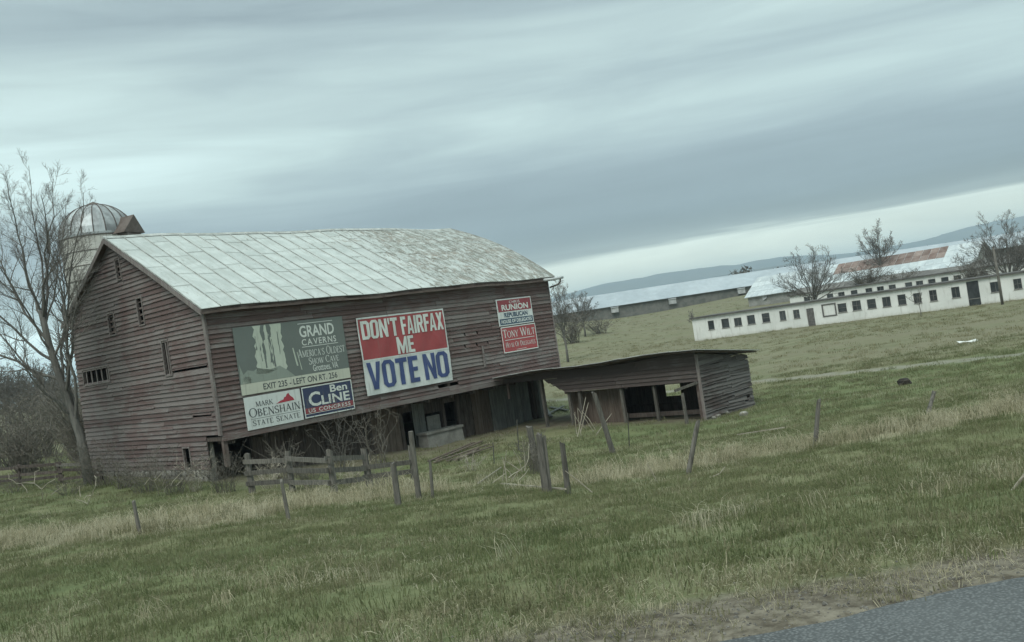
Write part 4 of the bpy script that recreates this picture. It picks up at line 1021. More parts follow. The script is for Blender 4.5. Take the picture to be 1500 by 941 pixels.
# ------------------------------------------------------------------ white block buildings and sheds across the field
def wall_grid(mb, L, H, th, ops, y0=0.0, below=0.8):
    ops = sorted(ops); x = 0.0
    for a, b_, c, d in ops:
        mb.box(x, a, y0, y0+th, -below, H); mb.box(a, b_, y0, y0+th, -below, c); mb.box(a, b_, y0, y0+th, d, H); x = b_
    mb.box(x, L, y0, y0+th, -below, H); return mb
def plane_hit(A, d, px, py):
    a, b = ray(px, py); n = Vector((-d.y, d.x)); t = (A.x*n.x+A.y*n.y)/(a*n.x+n.y)
    p = Vector((a*t, t)); return (p-Vector((A.x, A.y))).dot(Vector((d.x, d.y))), CAMZ+b*t
def shell(root, L, D, H, ops, wallmat, th=0.2):
    mb = wall_grid(MB(), L, H, th, ops); fw = mb.build('front_wall', wallmat, root)
    mb = MB(); mb.box(0.0, th, th, D-th, -0.8, H); mb.build('end_wall', wallmat, root)
    mb = MB(); mb.box(L-th, L, th, D-th, -0.8, H); mb.build('end_wall', wallmat, root)
    mb = MB(); mb.box(0, L, D-th, D, -0.8, H); mb.build('back_wall', wallmat, root)
    return fw
def windows(root, ops, th=0.2):
    r = random.Random(len(ops))
    for q, (a, b_, c, d) in enumerate(ops):
        w = 0.05; mb = MB()
        for x0, x1, z0, z1 in ((a, a+w, c, d), (b_-w, b_, c, d), (a+w, b_-w, c, c+w), (a+w, b_-w, d-w, d)): mb.box(x0, x1, 0.06, 0.13, z0, z1)
        if r.random() < 0.5: mb.box((a+b_)/2-0.02, (a+b_)/2+0.02, 0.07, 0.12, c+w, d-w)
        if r.random() < 0.6: mb.box(a+w, b_-w, 0.075, 0.115, (c+d)/2-0.02, (c+d)/2+0.02)
        wo = mb.build('window', 'wframe', root)
        mb = MB(); mb.box(a+w, b_-w, 0.09, 0.10, c+w, d-w); mb.build('pane', 'glass', wo)
        mb = MB(); mb.box(a-0.05, b_+0.05, -0.05, -0.003, c-0.09, c-0.005); mb.build('sill', 'concrete', wo)
# A: long low building with the row of windows
pA = at(1018, 499, 126.0); pB = at(1480, 440, 104.0)
A = Vector((pA.x, pA.y)); d = (Vector((pB.x, pB.y))-A).normalized(); LA = (Vector((pB.x, pB.y))-A).length+14
zA = gz(pA.x, pA.y)
wa = [(178, 568), (238, 560), (291, 552), (347, 545), (409, 535), (480, 525), (538, 517), (731, 489), (792, 480), (855, 471), (918, 463), (983, 453), (1048, 444), (1115, 435), (1210, 421), (1378, 398), (1472, 386)]
def cx(c): return 980+c[0]*0.34667, 280+c[1]*0.34667
bldA = tag(empty('block_building', (A.x, A.y, zA), math.atan2(d.y, d.x)), 'long low whitewashed block building with a row of dark windows, nearest across the field', 'building')
HA = 2.9; ops = []
for c in wa:
    s, z = plane_hit(A, d, *cx(c)); z -= zA; w = 0.46+0.07*math.sin(s*7.1); ops.append((s-w, s+w, 1.16+0.05*math.sin(s*3.3), 2.32+0.06*math.sin(s*5.7)))
for s in (LA-9.0, LA-5.5, LA-2.2): ops.append((s-0.46, s+0.46, 1.18, 2.32))
s1, _ = plane_hit(A, d, *cx((598, 522))); s2, _ = plane_hit(A, d, *cx((1285, 418))); s3, _ = plane_hit(A, d, *cx((676, 497)))
doors = [(s1-0.45, s1+0.45, 0.0, 2.2), (s2-0.62, s2+0.62, 0.0, 2.75)]; bigw = (s3-0.75, s3+0.75, 1.0, 2.35)
shell(bldA, LA, 7.5, HA, ops+doors+[bigw], 'whitewash'); windows(bldA, ops)
for i, (a, b_, c, e) in enumerate(doors):
    mb = MB(); mb.box(a+0.02, b_-0.02, 0.08, 0.13, c, e-0.02); do = mb.build('door', 'wframe' if i == 0 else 'glass', bldA)
    mb = MB(); mb.box(a+0.12, a+0.2, 0.02, 0.075, 1.0, 1.1); mb.build('handle', 'steel', do)
    if i == 1: mb = MB(); mb.box(a+0.05, b_-0.05, 0.03, 0.075, 0.75, 0.83); mb.build('door_bar', 'concrete', do)
mb = MB(); a, b_, c, e = bigw
for x0, x1, z0, z1 in ((a-0.12, a+.05, c-.1, e+.12), (b_-.05, b_+0.12, c-.1, e+.12), (a+.05, b_-.05, e-.03, e+.12), (a+.05, b_-.05, c-.1, c+.05)): mb.box(x0, x1, -0.05, 0.06, z0, z1)
wo = mb.build('window', 'wframe', bldA); wo['label'] = 'wide window covered with a pale board'
mb = MB(); mb.box(a+0.06, b_-0.06, 0.02, 0.055, c+0.06, e-0.04); mb.build('board', 'whitewash', wo)
mb = MB(); mb.box(-0.25, LA+0.2, -0.28, 7.8, HA+0.003, HA+0.17); mb.build('roof', 'tar', bldA)
# B: second white building behind it
def along(p0, dd, t): return Vector((p0.x+dd.x*t, p0.y+dd.y*t))
pC = at(1157, 440, 150.0); pD = at(1450, 400, 132.0); Bp = Vector((pC.x, pC.y)); dB = (Vector((pD.x, pD.y))-Bp).normalized(); LB = (Vector((pD.x, pD.y))-Bp).length+6
zB2 = CAMZ-0.75-2.75
wb = [(583, 457), (680, 442), (728, 436), (782, 428), (844, 419), (893, 412), (943, 404), (1012, 393), (1058, 387), (1110, 380), (1165, 372), (1218, 364), (1273, 356), (1330, 348)]
bldB = tag(empty('block_building', (Bp.x, Bp.y, zB2), math.atan2(dB.y, dB.x)), 'second whitewashed block building showing only its small upper windows behind the first', 'building')
ops = []
for c in wb:
    s, z = plane_hit(Bp, dB, *cx(c)); ops.append((s-0.5, s+0.5, 1.45, 2.25))
shell(bldB, LB, 7.0, 2.75, ops, 'whitewash'); windows(bldB, ops)
mb = MB(); mb.box(-0.25, LB+0.2, -0.3, 7.3, 2.753, 2.95); mb.build('roof', 'tar', bldB)
# gabled sheds: C dark, D silver and rust, F dark at the right
def gabled(name, label, P0, P1, D, H, rise, wallmat, roofmat, zbase, over=0.4, ncol=0, rowmats=None, ends=None):
    A_ = Vector((P0.x, P0.y)); B_ = Vector((P1.x, P1.y)); dd = (B_-A_).normalized(); L = (B_-A_).length
    root = tag(empty(name, (A_.x, A_.y, zbase), math.atan2(dd.y, dd.x)), label, 'building')
    mb = MB(); mb.box(0, L, 0, 0.2, -1.0, H); mb.build('front_wall', wallmat, root)
    mb = MB(); mb.box(0, L, D-0.2, D, -1.0, H); mb.build('back_wall', wallmat, root)
    for x in (0.0, L-0.2):
        mb = MB(); P = [(0.205, -1.0), (D-0.205, -1.0), (D-0.205, H), (D/2, H+rise-0.05), (0.205, H)]
        mb.poly([(x, y, z) for y, z in P][::-1]); mb.poly([(x+0.2, y, z) for y, z in P])
        for i in range(5): a, b_ = P[i], P[(i+1) % 5]; mb.poly([(x, *a), (x+0.2, *a), (x+0.2, *b_), (x, *b_)])
        mb.build('gable_end', wallmat, root)
    sl = rise/(D/2)
    rf = None
    for side in (0, 1):
        mb = MB(); y0 = -over if side == 0 else D+over; z0 = H-over*sl+0.02; ym, zm = D/2, H+rise+0.02
        for x in (-over, L+over):
            for y, z in ((y0, z0), (ym, zm)):
                mb.v += [(x, y, z), (x, y, z+0.06)]
        mb.f = [(1, 5, 7, 3), (0, 2, 6, 4), (0, 4, 5, 1), (2, 3, 7, 6), (0, 1, 3, 2), (4, 6, 7, 5)]
        o = mb.build('roof' if side == 0 else 'back_roof', roofmat, root)
        if side == 0: rf = o
    if ncol:
        w = (L+2*over)/ncol; nr = len(rowmats(0))
        for i in range(ncol):
            for j, mt in enumerate(rowmats(i)):
                t0, t1 = j/nr, (j+1)/nr; mb = MB(); x0, x1 = -over+i*w+0.03, -over+(i+1)*w-0.03
                ya, za = -over+(D/2+over)*t0, H-over*sl+(rise+over*sl)*t0; yb, zb_ = -over+(D/2+over)*t1, H-over*sl+(rise+over*sl)*t1
                e = 0.084+0.02
                mb.hexa([(x0, ya-.02, za+0.082), (x1, ya-.02, za+0.082), (x1, yb, zb_+0.082), (x0, yb, zb_+0.082), (x0, ya-.02, za+e+.03), (x1, ya-.02, za+e+.03), (x1, yb, zb_+e), (x0, yb, zb_+e)])
                mb.build('roof_sheet', mt, rf)
    return root, dd, L
pc0 = at(1163, 424, 176.0); pc1 = at(1414, 384, 156.0)
rc, _, Lc = gabled('low_shed', 'long dark grey roofed shed behind the second white building', pc0, pc1, 7.0, 2.3, 1.1, 'dark_wall', 'grey_roof', CAMZ-3.15)
mb = MB(); mb.box(Lc-3.4, Lc-1.6, -0.03, 0.03, 0.9, 1.9); mb.build('window', 'glass', rc)
pd0 = at(1096, 440, 188.0); pd1 = at(1425, 385, 158.0)
def rowm(i):
    if 12 <= i < 26: return ['silver_roof', 'silver_roof', 'rust_roof', 'rust_roof']
    return ['silver_roof']*4
rd, _, Ld = gabled('metal_roofed_barn', 'long shed with silver roof rusted red along its upper half', pd0, pd1, 11.0, 2.4, 3.4, 'grey_wall', 'silver_roof', CAMZ-2.15, 0.5, 30, rowm)
mb = MB(); mb.poly([(3.2, -0.05, 1.1), (4.2, -0.35, 1.5), (4.4, -0.05, 2.2), (3.2, -0.05, 2.2)]); mb.poly([(3.2, -0.09, 1.1), (3.2, -0.09, 2.2), (4.4, -0.09, 2.2), (4.2, -0.39, 1.5)]); mb.build('hood', 'hood', rd)
pf0 = at(1408, 400, 148.0); pf1 = at(1600, 372, 130.0)
gabled('dark_shed', 'dark grey shed behind the bare tree at the right edge', pf0, pf1, 9.0, 2.4, 1.6, 'dark_wall', 'grey_roof', CAMZ-3.6)
# far poultry house on the rise
P0 = Vector((2.0, 240.0, 0)); P1 = Vector((150.0, 238.0, 0))
rp, _, Lp = gabled('poultry_house', 'very long pale roofed poultry house on the rise below the hills', P0, P1, 13.0, 2.35, 3.25, 'dark_wall', 'house_roof', CAMZ+0.75, 0.6)
for px, py in ((900, 452), (984, 438), (1085, 425)):
    s, z = plane_hit(Vector((2.0, 240.0)), Vector((148, -2)).normalized(), px, py)
    mb = MB(); mb.box(s-0.9, s+0.9, -0.9, -0.003, 0.5, 1.7); mb.hexa([(s-1, -1.1, 1.71), (s+1, -1.1, 1.71), (s+1, 0, 1.9), (s-1, 0, 1.9), (s-1, -1.1, 1.76), (s+1, -1.1, 1.76), (s+1, 0, 1.98), (s-1, 0, 1.98)]); mb.build('fan_hood', 'hood', rp)
# ------------------------------------------------------------------ bare trees
def tree_mesh(trunk, limbs, seed, n2=8, n3=6, n4=5, r0=0.25, l2=0.42, l3=0.45, l4=0.5, droop=0.1, rmin=0.009):
    """trunk: list of points, limbs: list of (start parameter on the trunk, target point)"""
    R = random.Random(seed); T, C = MB(), MB(); T.smooth = True
    def rv(): return Vector((R.gauss(0, 1), R.gauss(0, 1), R.gauss(0, 1))).normalized()
    n = len(trunk); tr_r = [r0*(1.25 if i == 0 else 1-0.35*i/(n-1)) for i in range(n)]
    T.tube(trunk, tr_r, 9)
    def tp(t): 
        f = t*(n-1); i = min(int(f), n-2); return Vector(trunk[i]).lerp(Vector(trunk[i+1]), f-i)
    def curve(p, q, bow, k_):
        m1 = p.lerp(q, 0.5)+bow; o = []
        for i in range(k_+1):
            t = i/k_; o.append((p*(1-t)**2+m1*2*t*(1-t)+q*t*t))
        for i in range(1, k_): o[i] = o[i]+rv()*(q-p).length*0.018
        return o
    def twig(p, d, L, r, lev):
        k_ = {2: 5, 3: 4, 4: 3}[lev]; pts = [p]; dd = d.copy()
        for i in range(k_):
            dd = (dd+rv()*0.22+Vector((0, 0, 0.10-droop*0.5))).normalized(); pts.append(pts[-1]+dd*L/k_)
        C.tube(pts, [max(r*(1-0.75*i/k_), rmin*0.7) for i in range(k_+1)], {2: 5, 3: 4, 4: 3}[lev], False)
        if lev == 4: return
        cnt = n3 if lev == 2 else n4
        for j in range(cnt):
            t = 0.22+0.78*(j+R.random()*0.8)/cnt; t = min(t, 1.0); f = t*k_; i = min(int(f), k_-1); q = pts[i].lerp(pts[i+1], f-i)
            ax = (pts[i+1]-pts[i]).normalized(); side = ax.cross(rv()).normalized(); a = rad(R.uniform(28, 62))
            nd = (ax*math.cos(a)+side*math.sin(a)+Vector((0, 0, 0.12))).normalized()
            twig(q, nd, L*(l3 if lev == 2 else l4)*R.uniform(0.7, 1.2)*(1.15-0.45*t), max(r*(1-0.75*t)*0.62, rmin), lev+1)
    for t0, tgt in limbs:
        p = tp(t0); tgt = Vector(tgt); L = (tgt-p).length; out = (tgt-p); out.z = 0
        bow = Vector((0, 0, -0.02*L))+out*0.10+rv()*0.05*L
        pts = curve(p, tgt, bow, 8); r = r0*R.uniform(0.30, 0.42)*(1-0.25*t0)
        rs = [max(r*(1-0.82*i/8), rmin*1.5) for i in range(9)]; T.tube(pts, rs, 6, False)
        for j in range(n2):
            t = 0.2+0.8*(j+R.random()*0.9)/n2; t = min(t, 1.0); f = t*8; i = min(int(f), 7); q = pts[i].lerp(pts[i+1], f-i)
            ax = (pts[i+1]-pts[i]).normalized(); side = ax.cross(rv()).normalized(); a = rad(R.uniform(25, 60))
            nd = (ax*math.cos(a)+side*math.sin(a)+Vector((0, 0, 0.15))).normalized()
            twig(q, nd, L*l2*R.uniform(0.65, 1.15)*(1.2-0.75*t), max(rs[i]*0.6, rmin*1.2), 2)
    return T, C
def auto_limbs(H, R_, fork, nl, seed, base_low=0.5):
    R = random.Random(seed); L = []
    for i in range(nl):
        u = (i+0.5)/nl; rr_ = R_*math.sqrt(u)*R.uniform(0.8, 1.05); a = i*2.39996+R.uniform(-.3, .3)
        z = H*(1.0-(1-base_low)*(rr_/R_)**2)*R.uniform(0.88, 1.0); L.append((R.uniform(0.6, 1.0), (rr_*math.cos(a), rr_*math.sin(a), z)))
    return L
def place_tree(name, base, T, C, label, group=None, cat='tree', tm='bark', cm='twig'):
    o = tag(empty(name, base), label, cat, group); T.build('trunk', tm, o); C.build('crown', cm, o); return o
# the big tree by the left end of the barn
tb = Vector((at(131, 700, 43.5).x, 43.5, 0)); tb.z = gz(tb.x, tb.y)
def L3(px, py, dz=0.0): return at(px, py, 43.5+dz)-tb
trunk = [Vector((0, 0, -0.4)), L3(118, 640), L3(104, 600), L3(88, 555), L3(72, 505), L3(60, 455)]
lim = [(0.98, L3(42, 243)), (0.9, L3(78, 262, 1.5)), (0.72, L3(122, 282, -1.2)), (0.95, L3(10, 262, -1.5)), (0.8, L3(-45, 300, 1.0)), (0.7, L3(-75, 400, -1)), (0.95, L3(60, 285, -2.2)), (0.55, L3(100, 335, 1.8)), (0.6, L3(-60, 480, 1.5)), (0.85, L3(25, 330, 2.5)), (0.5, L3(108, 400, -1.5)), (0.75, L3(-20, 350, -2.5)), (0.35, L3(20, 520, -2.0)), (0.9, L3(96, 300, 0.3)), (0.22, L3(92, 345, 2.2)), (0.3, L3(70, 330, -1.8)), (0.4, L3(-30, 440, 0.5))]
T, C = tree_mesh(trunk, lim, 3, 10, 7, 6, 0.21, 0.30, 0.52, 0.62, 0.05, 0.0055)
place_tree('bare_tree', tb, T, C, 'tall bare tree with many fine twigs beside the left end of the barn')
# trees across the field
def field_tree(px, py_top, base, R_, fork, nl, seed, label, n=(7, 5, 4), r0=0.2, low=0.5, name='bare_tree', group=None, rmin=0.02, scale=1.0):
    z0 = gz(base.x, base.y); H = (at(px, py_top, base.y).z-z0)*1.0
    tr = [Vector((0, 0, -0.4)), Vector((0.05, 0, fork*H*0.5)), Vector((0.0, 0.05, fork*H)), Vector((0.1, 0, fork*H*1.35))]
    T, C = tree_mesh(tr, auto_limbs(H*0.93, R_, fork, nl, seed, low), seed, *n, r0, 0.36, 0.52, 0.62, 0.05, rmin)
    return place_tree(name, Vector((base.x, base.y, z0)), T, C, label, group)
def at2(px, d): p = at(px, 430, d); return Vector((p.x, p.y))
field_tree(1195, 345, at2(1191, 133.0), 6.6, 0.20, 19, 12, 'spreading bare tree rising behind the left half of the white building', (8, 6, 4), 0.26, 0.34, rmin=0.012)
field_tree(1297, 314, at2(1296, 172.0), 5.0, 0.30, 17, 25, 'narrow bare tree beside the rusty roof', (8, 6, 4), 0.24, 0.5, rmin=0.013)
field_tree(1470, 306, at2(1482, 120.0), 7.0, 0.15, 26, 33, 'dense bare tree at the right edge beside the utility pole', (8, 6, 5), 0.26, 0.38, rmin=0.012)
field_tree(820, 400, at2(817, 112.0), 2.5, 0.3, 15, 44, 'bare tree showing just past the right end of the barn', (8, 6, 4), 0.14, 0.5, rmin=0.011)
field_tree(852, 420, at2(848, 160.0), 4.1, 0.25, 20, 51, 'rounded bare tree standing alone on the field right of the barn', (8, 6, 4), 0.16, 0.38, rmin=0.013)
field_tree(1010, 446, at2(1008, 140.0), 0.8, 0.3, 5, 57, 'tiny bare sapling left of the white building', (5, 4, 3), 0.05, 0.5, 'sapling', rmin=0.018)
# sapling against the white wall
field_tree(1338, 415, at2(1344, 103.0), 1.5, 0.3, 5, 61, 'thin bare sapling against the white building wall', (4, 3, 2), 0.05, 0.6, 'sapling', rmin=0.014)
def bush(name, base, H, R_, n, seed, label, mat='brush', r0=0.02, sub=4, group=None, rmin=0.006, lean=0.5):
    R = random.Random(seed); mb = MB(); 
    for i in range(n):
        a = R.uniform(0, 6.283); l = H*R.uniform(0.55, 1.05); out = R_*R.uniform(0.1, 1.0)
        p = Vector((math.cos(a)*R_*0.25*R.random(), math.sin(a)*R_*0.25*R.random(), -0.1)); q = Vector((math.cos(a)*out, math.sin(a)*out, l)); pts = []
        for j in range(6):
            t = j/5; pts.append(p.lerp(q, t)+Vector((math.cos(a), math.sin(a), 0))*(-0.25*out*math.sin(t*3.14))*lean+Vector((R.gauss(0, 1), R.gauss(0, 1), 0))*0.03*l)
        mb.tube(pts, [max(r0*(1-0.75*j/5), rmin) for j in range(6)], 4, False)
        for s_ in range(sub):
            t = R.uniform(0.3, 1.0); f = t*5; k_ = min(int(f), 4); b0 = pts[k_].lerp(pts[k_+1], f-k_); dv = Vector((R.gauss(0, 1), R.gauss(0, 1), R.uniform(0.1, 1.2))).normalized()*l*R.uniform(0.12, 0.35)
            mid = b0+dv*0.5+Vector((R.gauss(0, 1), R.gauss(0, 1), 0))*0.04*l
            mb.tube([b0, mid, b0+dv], [max(r0*0.45, rmin), rmin, rmin*0.7], 3, False)
            for z_ in range(2):
                d2 = Vector((R.gauss(0, 1), R.gauss(0, 1), R.uniform(0, 1))).normalized()*l*R.uniform(0.06, 0.16); mb.tube([mid, mid+d2], [rmin, rmin*0.6], 3, False)
    z0 = gz(base.x, base.y); o = tag(empty(name, (base.x, base.y, z0)), label, 'shrub', group); mb.build('stems', mat, o); return o
bush('brush_clump', at2(1272, 168.0), 4.6, 5.5, 60, 71, 'dense grey brush at the foot of the narrow bare tree', r0=0.05, sub=8, rmin=0.022)
bush('brush_clump', at2(1322, 160.0), 3.2, 4.0, 40, 72, 'low grey brush in front of the rusty roof', r0=0.045, sub=7, rmin=0.02)
bush('brush_clump', at2(828, 145.0), 4.2, 4.0, 45, 73, 'tall grey brush beside the lone rounded tree', r0=0.045, sub=8, rmin=0.02)
bush('brush_clump', at2(870, 165.0), 2.6, 4.6, 40, 74, 'low brush on the slope right of the rounded tree', r0=0.04, sub=7, rmin=0.02)
bush('brush_clump', at2(1425, 128.0), 4.6, 3.5, 40, 75, 'tangled brush left of the dense tree at the right edge', r0=0.045, sub=8, rmin=0.02)
# wood behind the barn at the far left: bare trunks one behind the other
T0, C0 = tree_mesh([Vector((0, 0, -0.5)), Vector((0.1, 0, 2.0)), Vector((0, 0.1, 4.0)), Vector((0.1, 0, 5.5))], auto_limbs(10.5, 3.4, 0.4, 13, 81, 0.4), 81, 9, 6, 4, 0.15, 0.36, 0.42, 0.48, 0.05, 0.02)
proto = None; R = random.Random(82)
for i, (px, dd, s) in enumerate(((-30, 92, 0.9), (8, 100, 0.82), (34, 96, 0.7), (58, 108, 0.8), (80, 98, 0.66), (-10, 120, 0.95), (22, 128, 0.9), (48, 124, 0.85), (70, 130, 0.9), (96, 122, 0.8), (-45, 110, 0.9), (0, 84, 0.62), (26, 112, 0.8), (64, 90, 0.6), (88, 112, 0.75), (40, 86, 0.55), (-20, 100, 0.85), (14, 140, 1.0), (60, 142, 1.0), (84, 140, 0.95))):
    p = at(px, 560, dd); z0 = gz(p.x, p.y)
    if proto is None: o = proto = place_tree('wood_tree', (p.x, p.y, z0), T0, C0, 'grey bare tree in the wood beyond the barn at far left', 'trees of the wood at far left')
    else: o = copy_tree(proto); o.location = (p.x, p.y, z0)
    o.rotation_euler = (0, 0, R.uniform(0, 6.28)); o.scale = (s*1.1, s*1.1, s)
for i, (px, dd, h, w) in enumerate(((30, 70, 4.6, 3.8), (85, 62, 5.0, 3.2), (-20, 64, 4.6, 3.6), (100, 54, 4.2, 2.6), (5, 56, 3.2, 2.8))):
    bush('brush_clump', at2(px, dd), h, w, 75, 90+i, ['low grey thicket in front of the wood at far left', 'grey thicket between the big tree and the wood', 'thicket at the left edge of the picture', 'thicket behind the big tree trunk by the barn corner', 'lowest thicket behind the left end of the rail fence'][i], r0=0.03, sub=7, rmin=0.010)
# distant tree line on the plain behind the poultry house
mb = MB(); R = random.Random(95)
for px0, px1, dd, h in ((930, 1025, 620, 5.5), (975, 1010, 600, 4.0), (1078, 1100, 600, 9.5), (1106, 1111, 600, 5.5), (1119, 1124, 600, 5.5), (1140, 1150, 600, 6.0), (1335, 1400, 640, 6.0), (1240, 1260, 640, 4.0)):
    n = max(2, int((px1-px0)*0.7))
    for i in range(n):
        p = at(px0+(px1-px0)*i/n+R.uniform(-1, 1), 420, dd+R.uniform(-15, 15)); z0 = CAMZ+7.5+ (0 if px0 < 1050 else 2.0); hh = h*R.uniform(0.6, 1.15)
        for q in range(34):
            a = R.uniform(0, 6.28); rr_ = hh*0.42*math.sqrt(R.random()); c = Vector((p.x+rr_*math.cos(a), p.y+rr_*math.sin(a), z0+hh*(0.25+0.75*R.random()*(1-0.5*(rr_/(hh*0.42))**2))))
            b0 = len(mb.v); sz = hh*0.10
            for _ in range(3): mb.v.append(tuple(c+Vector((R.gauss(0, sz), R.gauss(0, sz), R.gauss(0, sz)))))
            mb.f.append((b0, b0+1, b0+2))
        mb.tube([(p.x, p.y, z0-12), (p.x, p.y, z0+hh*0.8)], [0.25, 0.1], 4)
o = mb.build('distant_wood', 'brush'); tag(o, 'far line of dark trees on the plain below the hills', 'trees', kind='stuff')
# utility pole
pp = at2(1466, 99.0); z0 = gz(pp.x, pp.y); H = at(1456, 362, 99.0).z-z0
po = tag(empty('utility_pole', (pp.x, pp.y, z0)), 'grey wooden utility pole in front of the white building', 'pole')
mb = MB(); mb.tube([(0, 0, -0.5), (0, 0, H*0.5), (-0.05, 0, H)], [0.16, 0.14, 0.11], 8); mb.build('shaft', 'post', po, True)
mb = MB(); mb.box(-0.14, 0.14, -0.14, 0.14, H+0.003, H+0.06); mb.build('cap', 'steel', po)
# ------------------------------------------------------------------ fences
def post(bx, by, tx, ty, r0, label, mat='post', name='fence_post', group='posts of the old wire fence', sides=7, dd=0.0):
    p = on(bx, by); p = at(bx, by, p.y+dd); z0 = gz(p.x, p.y); t = at(tx, ty, p.y)
    mb = local_post(MB(), t.z-z0, r0, int(bx*7+by), sides, t.x-p.x, random.Random(int(bx)).uniform(-0.1, 0.1))
    o = mb.build(name, mat); o.location = (p.x, p.y, z0); return tag(o, label, 'post', group)
post(205, 783, 196, 735, 0.045, 'thin low fence post nearest the left edge in dry grass')
post(423, 762, 413, 705, 0.05, 'thin fence post standing alone in front of the board fence')
post(584, 742, 576, 680, 0.085, 'short thick fence post just right of the board fence')
post(614, 732, 602, 632, 0.075, 'tallest grey fence post in the cluster right of the board fence')
post(634, 730, 630, 672, 0.045, 'thin crooked post right of the tallest post')
post(800, 722, 789, 636, 0.085, 'thick split fence post in the middle foreground')
post(806, 722, 797, 642, 0.05, 'narrow post bound to the thick split post')
post(832, 724, 823, 648, 0.055, 'upright post just right of the thick split post')
post(788, 692, 775, 625, 0.12, 'fat grey stump post among brush left of the split post')
post(1008, 695, 1022, 617, 0.055, 'fence post leaning right before the shed end wall')
post(1194, 658, 1200, 587, 0.055, 'straight fence post alone in the grass right of the shed')
post(1359, 607, 1371, 574, 0.06, 'short fence post leaning right at the far right of the fence')
post(898, 664, 870, 575, 0.11, 'heavy post leaning left in front of the open shed', group='posts about the shed')
post(1007, 622, 1000, 577, 0.10, 'gate post at the open corner of the shed', group='posts about the shed')
post(760, 662, 757, 615, 0.025, 'thin dark steel post left of the fat stump', 'steel')
post(922, 655, 919, 606, 0.025, 'thin dark steel post in front of the shed opening', 'steel')
post(724, 680, 722, 650, 0.022, 'short steel post left of the brush', 'steel')
post(1484, 720, 1503, 682, 0.022, 'pale leaning stake at the right edge of the grass', 'pale_twig', 'stake', None)
# gate bar
p0 = at(988, 573, on(1007, 622).y); p1 = bw(16.65, -12.2, 0.5)
mb = MB(); mb.beam(Vector((0, 0, 0)), p1-p0, 0.05, 0.12); o = mb.build('gate_bar', 'post'); o.location = p0; tag(o, 'short grey bar from gate post to shed corner', 'bar')
# board fence in front of the stable
fb = [on(x, y) for x, y in ((370, 722), (429, 721), (490, 724), (543, 715), (607, 706))]
ft = [(362, 665), (421, 662), (481, 660), (533, 658), (601, 654)]
fo = tag(empty('board_fence', fb[0]), 'weathered board fence of posts and rails before the stable front', 'fence')
loc = []
for i, (p, t) in enumerate(zip(fb, ft)):
    z0 = gz(p.x, p.y); tt = at(*t, p.y); q = Vector((p.x, p.y, z0)); loc.append((q, tt))
    o = local_post(MB(), tt.z-z0, 0.12, 300+i, 7, tt.x-p.x, 0).build('post', 'post', fo); o.location = q-fb[0]
R = random.Random(9)
for i in range(4):
    for j, f in enumerate((0.82, 0.55, 0.30)):
        if (i, j) in ((3, 0),): continue
        a = loc[i][0].lerp(loc[i][1], f+R.uniform(-.05, .03)); b_ = loc[i+1][0].lerp(loc[i+1][1], f+R.uniform(-.05, .03)); dv = (b_-a).normalized()*0.15
        off = Vector((-0.03, -0.14, 0)); mb = MB(); mb.beam(a-fb[0]-dv+off, b_-fb[0]+dv+off, 0.035, 0.16); mb.build('rail', 'post', fo)
# old rail fence at the far left, half fallen
fl = [on(-40, 716), on(30, 712), on(92, 708), on(150, 704)]
fo = tag(empty('rail_fence', fl[0]), 'half fallen dark rail fence at the foot of the big tree', 'fence')
for i, p in enumerate(fl):
    z0 = gz(p.x, p.y); o = local_post(MB(), 1.05, 0.09, 500+i, 7, R.uniform(-.15, .15), 0).build('post', 'dark_wood', fo); o.location = Vector((p.x, p.y, z0))-fl[0]
for i in range(3):
    for f in (0.9, 0.6, 0.3):
        a = fl[i].copy(); b_ = fl[i+1].copy(); a.z = gz(a.x, a.y)+f+R.uniform(-.12, .08); b_.z = gz(b_.x, b_.y)+f+R.uniform(-.12, .08); dv = (b_-a).normalized()*0.2
        mb = MB(); mb.beam(a-fl[0]-dv+Vector((0, -0.12, 0)), b_-fl[0]+dv+Vector((0, -0.12, 0)), 0.05, 0.14); mb.build('rail', 'dark_wood' if R.random() < .5 else 'post', fo)
# planks and sticks lying about
def lying(name, pts, w, h, mat, label, cat, group):
    for a, b_ in pts:
        A_ = on(*a); B_ = on(*b_); A_.z = gz(A_.x, A_.y)+0.06; B_.z = gz(B_.x, B_.y)+0.12
        mb = MB(); mb.beam(Vector((0, 0, 0)), B_-A_, w, h); o = mb.build(name, mat); o.location = A_; tag(o, label, cat, group)
lying('loose_plank', [((628, 678), (694, 652)), ((640, 676), (706, 650)), ((636, 680), (716, 655)), ((655, 678), (722, 658)), ((668, 676), (700, 662))], 0.16, 0.04, 'brown_plank', 'brown plank lying in the heap below the trough', 'plank', 'heap of planks before the stable')
lying('scrap_plank', [((795, 612), (826, 598)), ((800, 600), (808, 614)), ((806, 598), (832, 604))], 0.18, 0.05, 'grey_plank', 'grey plank in the scrap heap between barn and shed', 'plank', 'scrap heap between barn and shed')
lying('fallen_stick', [((735, 712), (830, 727)), ((700, 712), (735, 690)), ((1080, 640), (1150, 632))], 0.03, 0.03, 'pale_twig', 'thin pale stick lying in the grass', 'stick', 'sticks lying in the grass')
